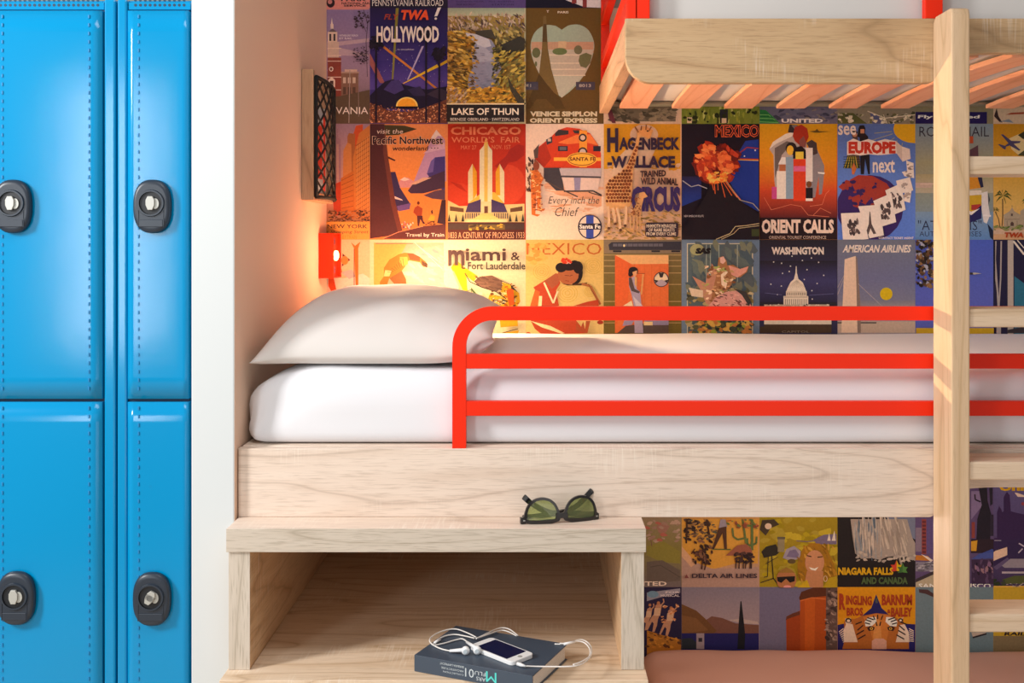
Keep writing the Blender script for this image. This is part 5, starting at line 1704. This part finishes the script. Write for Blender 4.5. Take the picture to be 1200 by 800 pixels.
p = Poster(6, 2, '#2d2a3f', 'navy night poster lettered WASHINGTON with a white domed capitol and stars').fr(*ZL)
p.bg('#28242c', '#3c3a5c', '#2f2c40').grad(52, 170, 560, 300, '#28242c', '#403d66').grad(52, 300, 560, 470, '#403d66', '#2c2a3c')
p.text('WASHINGTON', 134, 80, 476, 130, '#d9cabc', .05)
for x, y in ((148, 178), (200, 186), (258, 205), (336, 168), (442, 180), (206, 252), (366, 228), (130, 323), (432, 318), (268, 140), (475, 265), (250, 240), (348, 292), (395, 152), (198, 335), (400, 420), (398, 365), (172, 390)):
    p.ell(x, y, 4.5, 4.5, '#d9d2c8', 8)
p.line([(90, 380), (200, 392)], 4, '#5c5a84').line([(380, 395), (540, 385)], 4, '#5c5a84').rect(52, 440, 560, 470, '#2f2c34')
p.poly([(293, 205), (297, 205), (300, 250), (310, 290), (280, 290), (290, 250)], '#e0d3c0').poly([(240, 345), (258, 310), (280, 290), (312, 290), (338, 312), (352, 345), (362, 375), (228, 375)], '#e6d8c2').rect(228, 368, 364, 400, '#d6c6ae').rect(212, 400, 374, 470, '#e6d8c2').rect(218, 404, 368, 410, '#b8a68e')
for i in range(11):
    p.rect(222 + i * 13.5, 420, 227 + i * 13.5, 464, '#9a8a78')
for i in range(9):
    p.rect(236 + i * 14, 378, 241 + i * 14, 394, '#9a8a78')
    p.line([(296, 296), (240 + i * 14, 345)], 2, '#c4b49c')
p.rect(85, 455, 510, 480, '#b8a890').rect(85, 480, 525, 585, '#d6c8b4').rect(280, 560, 388, 598, '#e0d2be').rect(85, 585, 525, 640, '#4c3c2e').poly([(52, 600), (250, 590), (270, 640), (52, 640)], '#4a3a2c').blobs(106, 60, 455, 550, 475, 40, 8, ['#d9ccb8', '#3c3838'], .6).text('CAPITOL', 200, 626, 380, 640, '#8a7c6c').build()

p = Poster(7, 2, '#77788c', 'grey poster lettered with an airline name, pale obelisk and yellow sun disc').fr(*ZL)
p.bg('#72747f', '#6f7190', '#85838e', '#b09c94')
p.text('AMERICAN AIRLINES', 598, 66, 1040, 116, '#e6d4c2', .03, .2)
p.grad(562, 430, 1075, 475, '#7f7e88', '#9a8c8c').rect(562, 565, 1075, 640, '#bfa792').rect(562, 570, 820, 580, '#5c5450')
p.poly([(612, 160), (684, 138), (694, 150), (706, 470), (706, 640), (590, 640), (598, 470)], '#e3c4a8').poly([(684, 138), (694, 150), (716, 470), (718, 640), (696, 640), (692, 470)], '#8a7568')
p.ell(884, 386, 41, 41, '#d6b41c', 28).line([(700, 320), (860, 470)], 4, '#a89c9c').line([(562, 400), (606, 290)], 4, '#a89c9c').line([(566, 345), (606, 270)], 3, '#a89c9c').build()

p = Poster(8, 2, '#5a62b0', 'blue poster with brown foliage at the top, half hidden behind the ladder').fr(*ZL)
p.bg('#4a5cb4', '#5a62b4', '#5c60ac').blobs(107, 1072, 32, 1190, 340, 130, 18, ['#3a2c24', '#6d4c34', '#54402e', '#8a6a48', '#a8a4b0', '#2c2420'], .7, 0, 1.5)
p.fr(*ZP).poly([(30, 265), (60, 262), (105, 268), (60, 274), (30, 274)], '#b8b09c').poly([(30, 262), (48, 262), (52, 274), (30, 276)], '#3c3430').fr(1130, 290, 5.0).poly([(-300, 470), (220, 470), (220, 620), (-300, 620)], '#c09a24').blobs(108, -20, 500, 220, 610, 14, 30, ['#8a6a1c', '#d6b43c'], .5).build()
p = Poster(9, 2, '#25203a', 'dark navy poster with tall pale lines and a teal wedge, right frame edge').fr(*ZP)
p.bg('#27223c').poly([(312, 285), (373, 330), (700, 520), (700, 700), (312, 700)], '#2f6a80').rect(270, 60, 306, 700, '#b5a496').line([(196, 66), (192, 180), (215, 480)], 9, '#a89a94').line([(230, 66), (226, 300), (215, 480)], 9, '#a89a94').line([(180, 180), (205, 380), (210, 480)], 7, '#a89a94')
p.line([(306, 66), (373, 150)], 12, '#d9c9b8').line([(330, 60), (373, 110)], 6, '#d9c9b8').rect(178, 60, 192, 330, '#1d1a26').rect(200, 480, 228, 700, '#a89a94').poly([(270, 620), (373, 600), (373, 640), (270, 640)], '#3c3438').build()

# --- rows under the lower bunk
KD = 1.25  # inks lifted to offset the dim light under the lower bunk
p = Poster(4, 4, '#8a7c6a', 'faded green field poster beside the step unit, above the leaping dancers', KD).fr(*ZQ)
p.bg('#7a6a64', '#8a7a66', '#77703c', '#6a6060').poly([(40, 200), (140, 170), (235, 230), (235, 300), (120, 290), (40, 250)], '#7d7838').poly([(40, 290), (130, 280), (235, 340), (235, 400), (40, 420)], '#5f564e').line([(60, 320), (120, 310), (235, 380)], 4, '#4a4440').poly([(95, 80), (130, 60), (175, 80), (150, 120), (110, 120)], '#8f6a5c').line([(60, 140), (70, 200)], 4, '#6a4a44').blobs(120, 40, 40, 235, 170, 26, 20, ['#9a8474', '#8f7466', '#a8907e', '#a05c50'], .5)
p.text('UNITED', -90, 404, 156, 430, '#d6c8b8', .03).build()
p = Poster(5, 4, '#b08a4a', 'sand coloured western poster with cowboy, cactus and horses', KD).fr(*ZQ)
p.bg('#a88050', '#b4884a', '#a88a78').poly([(245, 40), (695, 40), (690, 300), (560, 300), (440, 330), (330, 320), (250, 240)], '#c0903c').poly([(240, 260), (420, 330), (695, 320), (695, 440), (240, 440)], '#a08578').poly([(245, 200), (330, 300), (300, 320), (245, 260)], '#c09a78')
p.blobs(121, 262, 40, 450, 160, 90, 16, ['#3c302c', '#5c4a3c', '#8a6a44', '#2c2626', '#4a5044'], .5).poly([(270, 40), (280, 40), (275, 180), (266, 180)], '#3c2c24').poly([(385, 40), (395, 40), (410, 130), (398, 130)], '#3c2c24')
p.poly([(470, 40), (500, 40), (510, 85), (460, 95)], '#8a8490').poly([(460, 90), (505, 80), (508, 215), (494, 215), (482, 120), (432, 215), (422, 210)], '#4a3428').line([(425, 214), (530, 216)], 6, '#4a6034')
p.line([(600, 40), (620, 180)], 12, '#5a6a3c').line([(655, 40), (655, 220)], 15, '#54683c').line([(540, 90), (545, 140), (570, 158), (608, 150)], 11, '#5a6a3c').line([(628, 150), (628, 185), (655, 195)], 11, '#54683c').line([(682, 140), (680, 180), (655, 190)], 11, '#54683c')
p.blobs(122, 310, 165, 420, 300, 60, 14, ['#3c2a24', '#5c4034', '#7a5a44', '#2c2220'], .6, .9, .6).line([(365, 280), (360, 330)], 8, '#3c2a24').line([(390, 280), (376, 335)], 7, '#3c2a24').line([(320, 210), (300, 240)], 6, '#3c2a24')
p.poly([(500, 250), (570, 190), (620, 182), (650, 210), (660, 250)], '#8a5644').blobs(123, 550, 238, 660, 290, 40, 13, ['#2c2224', '#4a3430', '#3c2c2c'], .7)
for xx in (562, 580, 605, 618, 645, 652):
    p.line([(xx, 275), (xx - 3, 326)], 6, '#2c2224')
p.blobs(124, 480, 40, 690, 90, 26, 14, ['#7a4434', '#a8643c', '#5a6a3c'], .5)
p.text('DELTA AIR LINES', 302, 354, 684, 380, '#38303a', .03).poly([(258, 380), (270, 358), (284, 380)], '#6a3c3c').build()
p = Poster(6, 4, '#8f8420', 'olive yellow poster of a laughing blonde woman and film lights', KD).fr(*ZR)
p.bg('#948618', '#8f7c20', '#958420').blobs(130, 20, 40, 480, 440, 80, 40, ['#a0901c', '#8a7c18', '#ae9c2c', '#9a8a30'], .5).poly([(340, 160), (400, 130), (475, 125), (475, 185), (360, 185)], '#6a6078').poly([(420, 165), (432, 120), (440, 165)], '#c9c0b0').poly([(446, 165), (462, 105), (470, 165)], '#c9c0b0').line([(240, 165), (300, 170), (400, 160)], 5, '#6a5c6c')
p.poly([(25, 100), (40, 45), (110, 40), (140, 70), (90, 90), (60, 135)], '#3c3428').ell(75, 80, 20, 18, '#c0ac94').poly([(35, 230), (60, 200), (120, 185), (142, 230), (120, 250), (50, 265)], '#2c2a24').line([(75, 260), (70, 375), (50, 378)], 5, '#2c2a24').line([(95, 255), (105, 390)], 6, '#2c2a24').line([(60, 300), (130, 260)], 4, '#2c2a24').line([(30, 410), (105, 385), (140, 430)], 5, '#2c2a24').rect(130, 150, 170, 230, '#80785c').rect(128, 142, 174, 156, '#5a5444')
p.poly([(160, 265), (180, 215), (225, 195), (265, 225), (262, 270), (200, 280)], '#8f8894').poly([(180, 258), (200, 222), (235, 215), (255, 245), (245, 266)], '#6d6480').ell(212, 285, 24, 14, '#54482c')
p.poly([(250, 380), (245, 300), (275, 215), (320, 178), (375, 180), (420, 215), (460, 300), (478, 360), (440, 400), (395, 400), (260, 400)], '#946a1c').blobs(131, 250, 185, 470, 400, 70, 22, ['#a87c24', '#7a5818', '#b89038', '#866222'], .25, 1.0, .6)
p.ell(345, 290, 56, 72, '#b4815c').poly([(300, 340), (395, 340), (395, 440), (280, 440)], '#ac7a54').poly([(312, 318), (345, 326), (368, 316), (350, 338), (325, 334)], '#e6d8c8').line([(300, 250), (326, 256)], 6, '#3c2a1c').line([(362, 260), (392, 256)], 6, '#3c2a1c').loop(408, 385, 10, 16, 4, '#c9b48c')
p.poly([(240, 440), (300, 390), (320, 440)], '#b89c20').poly([(390, 440), (430, 380), (475, 370), (475, 440)], '#a89020').ell(180, 390, 58, 66, '#a06c44').poly([(130, 350), (180, 318), (230, 350)], '#8a6a30').poly([(125, 375), (230, 370), (228, 400), (200, 408), (178, 385), (150, 410), (128, 400)], '#1f1c1c').ell(185, 432, 22, 9, '#c98a84').build()
p = Poster(7, 4, '#1c1a1a', 'black poster of a pale waterfall lettered NIAGARA FALLS AND CANADA', KD).fr(*ZS)
p.bg('#242122').poly([(100, -200), (490, -200), (490, 160), (400, 120)], '#6d7488').poly([(108, 40), (440, 40), (470, 150), (487, 180), (487, 285), (440, 262), (380, 255), (320, 262), (280, 278), (230, 268), (170, 272), (135, 240), (120, 140)], '#9a8f84').blobs(140, 130, 40, 290, 250, 60, 50, ['#6f7a84', '#8a8f92', '#c0b4a4', '#566470', '#aba398'], .1, 1.52, .06).blobs(141, 290, 40, 450, 260, 40, 50, ['#a89c8c', '#b8ac9c', '#8f8478'], .12, 1.35, .1)
p.blobs(142, 140, 235, 487, 285, 40, 14, ['#b4a898', '#a0958a'], .5).text('NIAGARA FALLS', 33, 320, 356, 364, '#c49a1c', .05).text('AND CANADA', 168, 376, 440, 418, '#4a5e3a', .05)
def leaf(cx, cy, r, c1, c2, q=p):
    pts = []
    for i, rad in enumerate((1, .5, .85, .45, .8, .4, .3, .4, .8, .45, .85, .5)):
        a = -PI / 2 + i * PI / 6
        pts.append((cx + r * rad * math.cos(a), cy + r * rad * math.sin(a)))
    q.poly(pts, c1)
    q.poly([pts[0], pts[-1], pts[-2], pts[-3], pts[-4], pts[-5], (cx, cy + r * .3)], c2)
leaf(375, 325, 48, '#c4a41c', '#b8402c')
leaf(410, 335, 42, '#4a7a3c', '#3c6434')
p.build()
p = Poster(8, 4, '#6a5a78', 'busy city street poster lettered SAN FRANCISCO, half hidden behind the ladder', KD).fr(*ZS)
p.bg('#54446a', '#5c4c70', '#58486a').rect(525, 40, 552, 245, '#84403c').poly([(552, 40), (600, 40), (600, 240), (552, 240)], '#5a4c78').rect(490, 90, 525, 230, '#7a6c7c')
for i in range(9):
    p.rect(528, 50 + i * 22, 549, 62 + i * 22, '#5c3034')
p.poly([(488, 250), (560, 255), (590, 285), (488, 280)], '#b0702c').poly([(520, 245), (560, 260), (590, 280), (580, 290)], '#d6c8b8').rect(488, 290, 700, 345, '#7d7884').blobs(150, 488, 292, 640, 345, 30, 16, ['#3c3840', '#a8a4a8', '#5c5860'], .35).poly([(488, 400), (600, 345), (700, 345), (700, 440), (488, 440)], '#a89c80').poly([(488, 390), (600, 340), (600, 360), (488, 410)], '#3c3438')
p.fr(980, 480, 2.5).text('SAN FRANCISCO', 240, 508, 452, 522, '#e0d6cc', .02)
p.fr(*ZT).poly([(60, 200), (160, 200), (170, 330), (60, 470)], '#7a6a8c').poly([(130, 160), (210, 160), (215, 290), (250, 420), (240, 650), (110, 650), (120, 460), (160, 330)], '#26222c').line([(95, 230), (100, 280), (150, 300)], 14, '#2c2430').rect(66, 490, 96, 640, '#84403c').poly([(230, 170), (262, 170), (262, 320), (240, 340)], '#2a2632').rect(240, 420, 270, 620, '#2e2836').poly([(60, 660), (130, 650), (110, 770), (60, 770)], '#c08a2c').rect(60, 650, 270, 780, '#30242c').poly([(60, 670), (120, 660), (110, 760), (60, 760)], '#c4902c').poly([(140, 790), (260, 740), (300, 800), (140, 800)], '#3c4a8c')
p.fr(*ZU).poly([(50, 150), (110, 110), (205, 100), (205, 145), (120, 150)], '#44508f').rect(50, 155, 206, 330, '#3c2c44').blobs(151, 50, 160, 206, 330, 26, 22, ['#7a5c78', '#241c2a', '#8f6c74', '#54405c'], .4, 1.4, .4).build()
p = Poster(9, 4, '#4a3c62', 'dark violet skyline poster with a cream strip lettered CAR, right frame edge', KD).fr(*ZT)
p.bg('#5c5480', '#54486e', '#3c2e4c').poly([(280, 640), (305, 640), (305, 400), (325, 340), (345, 370), (355, 400), (368, 390), (368, 260), (385, 225), (400, 210), (425, 240), (435, 390), (470, 400), (560, 420), (700, 420), (700, 660), (280, 660)], '#37264a').poly([(470, 215), (500, 220), (560, 240), (700, 240), (700, 260), (500, 255)], '#d6c0ac').text('Unit', 330, 120, 620, 200, '#c49a1c', .05).ell(548, 320, 16, 16, '#8a3c44').rect(270, 655, 700, 900, '#35284a').rect(280, 660, 345, 668, '#8f8494')
p.poly([(240, 800), (290, 760), (400, 725), (402, 800), (260, 860)], '#d6b49a').line([(510, 690), (560, 720)], 12, '#b0a4b0').line([(505, 780), (545, 740)], 12, '#b0a4b0')
p.fr(*ZU).poly([(208, 210), (310, 140), (330, 160), (230, 230)], '#5a4c6c').poly([(270, 200), (330, 150), (431, 150), (700, 150), (700, 215), (290, 215)], '#8a8088').rect(270, 242, 700, 256, '#a89ca0').poly([(270, 300), (360, 272), (700, 268), (700, 330), (300, 330)], '#4f5430').blobs(152, 208, 300, 290, 350, 14, 18, ['#2c3424', '#3c4430'], .7)
p.rect(206, 345, 700, 455, '#d8a84c').text('CARTAGENA', 268, 370, 720, 430, '#43302c', .02).blobs(153, 280, 325, 430, 352, 20, 10, ['#a09488', '#6a5c58'], .4).build()
p = Poster(4, 5, '#2a2440', 'navy poster of leaping dancers over golden sand beside the step unit', KD).fr(*ZQ)
p.bg('#282440').poly([(40, 470), (235, 445), (235, 470), (110, 500), (40, 520)], '#8a8894').ell(75, 480, 34, 20, '#6a8aa0').text('FOR', 150, 462, 232, 474, '#c9c0c0', .02).text('MUSICAL', 120, 480, 232, 494, '#c9c0c0', .02)
for dx, dy, sc in ((0, 0, 1), (75, 30, 1), (-50, 10, .8)):
    def D(pts):
        return [(100 + dx + (x - 100) * sc, 600 + dy + (y - 600) * sc) for x, y in pts]
    p.poly(D([(90, 545), (110, 530), (128, 545), (120, 590), (105, 625), (100, 660), (85, 700), (72, 700), (80, 650), (70, 640), (45, 690), (36, 685), (60, 625), (85, 590)]), '#b08468').ell(108 + dx, 532 + dy, 10 * sc, 11 * sc, '#a87450').line(D([(118, 550), (140, 525), (136, 505)]), 7, '#b08468').poly(D([(85, 560), (120, 560), (118, 605), (80, 605)]), '#c4a484')
p.blobs(154, 120, 540, 230, 650, 20, 14, ['#c48a5c', '#a86c44', '#d9b08a'], .5)
p.poly([(40, 690), (120, 715), (200, 735), (240, 745), (240, 900), (40, 900)], '#a8702c').blobs(155, 40, 695, 240, 790, 60, 14, ['#c48a34', '#8a5a24', '#b87c30', '#5c3c24'], .5, .3, .4, lambda x, y: y > 690 + (x - 40) * .28).build()
p = Poster(5, 5, '#8a8090', 'lake poster with brown mountains, dark blue water and one black cypress', KD).fr(*ZQ)
p.bg('#7a7484', '#8f8288', '#5c5064').grad(240, 440, 696, 640, '#77717f', '#94868a').poly([(370, 640), (420, 608), (480, 618), (560, 650), (696, 660), (696, 710), (370, 710)], '#6d4c40').poly([(520, 630), (590, 622), (690, 640), (696, 655), (600, 650)], '#a89a94').poly([(240, 535), (330, 575), (380, 620), (450, 695), (430, 708), (240, 712)], '#66482c').poly([(240, 600), (330, 620), (400, 690), (240, 712)], '#755434')
p.rect(240, 708, 696, 900, '#25245c').rect(330, 708, 376, 800, '#94868c').rect(342, 735, 364, 758, '#2c2a34').poly([(588, 520), (594, 520), (606, 620), (616, 720), (612, 800), (570, 800), (578, 640)], '#1e1f24').poly([(240, 740), (300, 735), (330, 760), (330, 800), (240, 800)], '#2a3038').build()
p = Poster(6, 5, '#6a6880', 'mauve poster of two round orange brick towers, second from the dark waterfall', KD).fr(*ZR)
p.bg('#66647e', '#6c6880', '#6a667a').poly([(180, 620), (200, 600), (262, 575), (270, 900), (184, 900)], '#8f3f1c').poly([(178, 632), (182, 610), (220, 590), (262, 578), (262, 600), (200, 620)], '#5c3424')
p.poly([(262, 500), (420, 490), (416, 900), (264, 900)], '#a04a1c').poly([(290, 510), (350, 505), (345, 900), (290, 900)], '#b0561f').poly([(256, 500), (270, 465), (340, 440), (425, 440), (425, 490), (330, 498), (262, 520)], '#54301f').line([(262, 518), (330, 500), (415, 508)], 6, '#c06a34').rect(414, 440, 480, 900, '#5c4a44').blobs(160, 416, 445, 478, 780, 70, 16, ['#8a7468', '#3c302e', '#a08a7a', '#6a5850'], .5, .5, .8).build()
p = Poster(7, 5, '#c88a1c', 'yellow circus poster with a striped tiger face and red lettering', KD).fr(*ZS)
p.bg('#c98a18').poly([(30, 660), (120, 640), (487, 655), (487, 900), (30, 900)], '#25215c').poly([(165, 615), (230, 560), (258, 480), (290, 560), (350, 615)], '#25245c').poly([(70, 760), (70, 640), (85, 618), (130, 625), (180, 605), (260, 590), (350, 600), (390, 625), (415, 615), (420, 650), (450, 720), (450, 800), (60, 800)], '#a8642c')
p.poly([(75, 622), (110, 618), (112, 650), (80, 655)], '#c9b4a0').poly([(385, 625), (418, 612), (410, 640)], '#d0a488')
p.poly([(70, 760), (66, 690), (84, 650), (120, 655), (132, 700), (150, 760)], '#d6c2ac').poly([(452, 760), (448, 700), (425, 655), (395, 660), (388, 700), (372, 760)], '#d6c2ac')
for k_ in range(7):
    p.line([(66 + k_ * 3, 680 + k_ * 12), (40 + k_ * 4, 700 + k_ * 10)], 5, '#d6c2ac').line([(450, 680 + k_ * 12), (478, 695 + k_ * 10)], 5, '#d6c2ac')
p.poly([(180, 612), (258, 592), (345, 606), (330, 700), (316, 760), (240, 760), (225, 700)], '#bb7434').poly([(245, 640), (262, 610), (282, 640), (290, 740), (240, 740)], '#c98a48')
for sx, cx in ((1, 226), (-1, 346)):
    p.poly([(cx - sx * 36, 640), (cx - sx * 14, 614), (cx + sx * 30, 612), (cx + sx * 34, 640), (cx + sx * 8, 664), (cx - sx * 30, 668)], '#e6dacb')
    p.poly([(cx - sx * 22, 676), (cx - sx * 4, 664), (cx + sx * 24, 672), (cx + sx * 18, 690), (cx - sx * 12, 694)], '#3c2420').ell(cx + sx * 4, 680, 9, 8, '#d9a83c').ell(cx + sx * 4, 680, 4, 5, '#1c1416')
    for a_, b_ in (((-30, 628), (4, 640)), ((-20, 616), (18, 628)), ((-34, 646), (-4, 654)), ((-44, 660), (-78, 690)), ((-40, 690), (-84, 716)), ((-30, 716), (-76, 742)), ((-52, 640), (-90, 655))):
        p.line([(cx + sx * a_[0], a_[1]), (cx + sx * b_[0], b_[1])], 7, '#2c201e')
for a_, b_ in (((266, 598), (266, 624)), ((240, 604), (250, 628)), ((296, 602), (286, 628)), ((256, 640), (262, 664)), ((284, 640), (278, 664))):
    p.line([a_, b_], 7, '#2c201e')
p.poly([(232, 752), (250, 738), (300, 738), (318, 752), (318, 800), (232, 800)], '#c99a84').ell(95, 632, 18, 14, '#2c201e').ell(95, 634, 10, 8, '#d6c2ac').ell(400, 630, 14, 11, '#2c201e').ell(400, 632, 7, 6, '#d6c2ac')
p.text('R', 40, 474, 78, 570, '#9a3c1f', .06).text('INGLING', 80, 484, 232, 540, '#9a3c1f', .05, 0, 0, -.1).text('BROS', 84, 556, 180, 606, '#9a3c1f', .05).text('BARNUM', 290, 480, 468, 544, '#9a3c1f', .05).text('&', 322, 566, 342, 590, '#9a3c1f', .04).text('BAILEY', 344, 556, 468, 610, '#9a3c1f', .05).text('AND', 252, 500, 266, 530, '#6d7a44', .0).build()
p = Poster(8, 5, '#6a8088', 'slate blue poster with a brown diagonal stroke, low behind the ladder', KD).fr(*ZS)
p.bg('#66797f').poly([(508, 450), (560, 452), (600, 480), (600, 500), (550, 478), (510, 470)], '#4a3434').fr(*ZU).poly([(50, 680), (160, 680), (140, 700), (60, 712)], '#b0a090').line([(60, 718), (160, 690)], 12, '#2a2428').build()
p = Poster(9, 5, '#b09040', 'ochre poster edge with dark lettering low behind the bottom ladder rung', KD).fr(*ZU)
p.bg('#b8962c').text('RAIL TOURS', 285, 676, 700, 704, '#2c2424', .04, .3).rect(206, 706, 700, 900, '#7a6a4c').build()
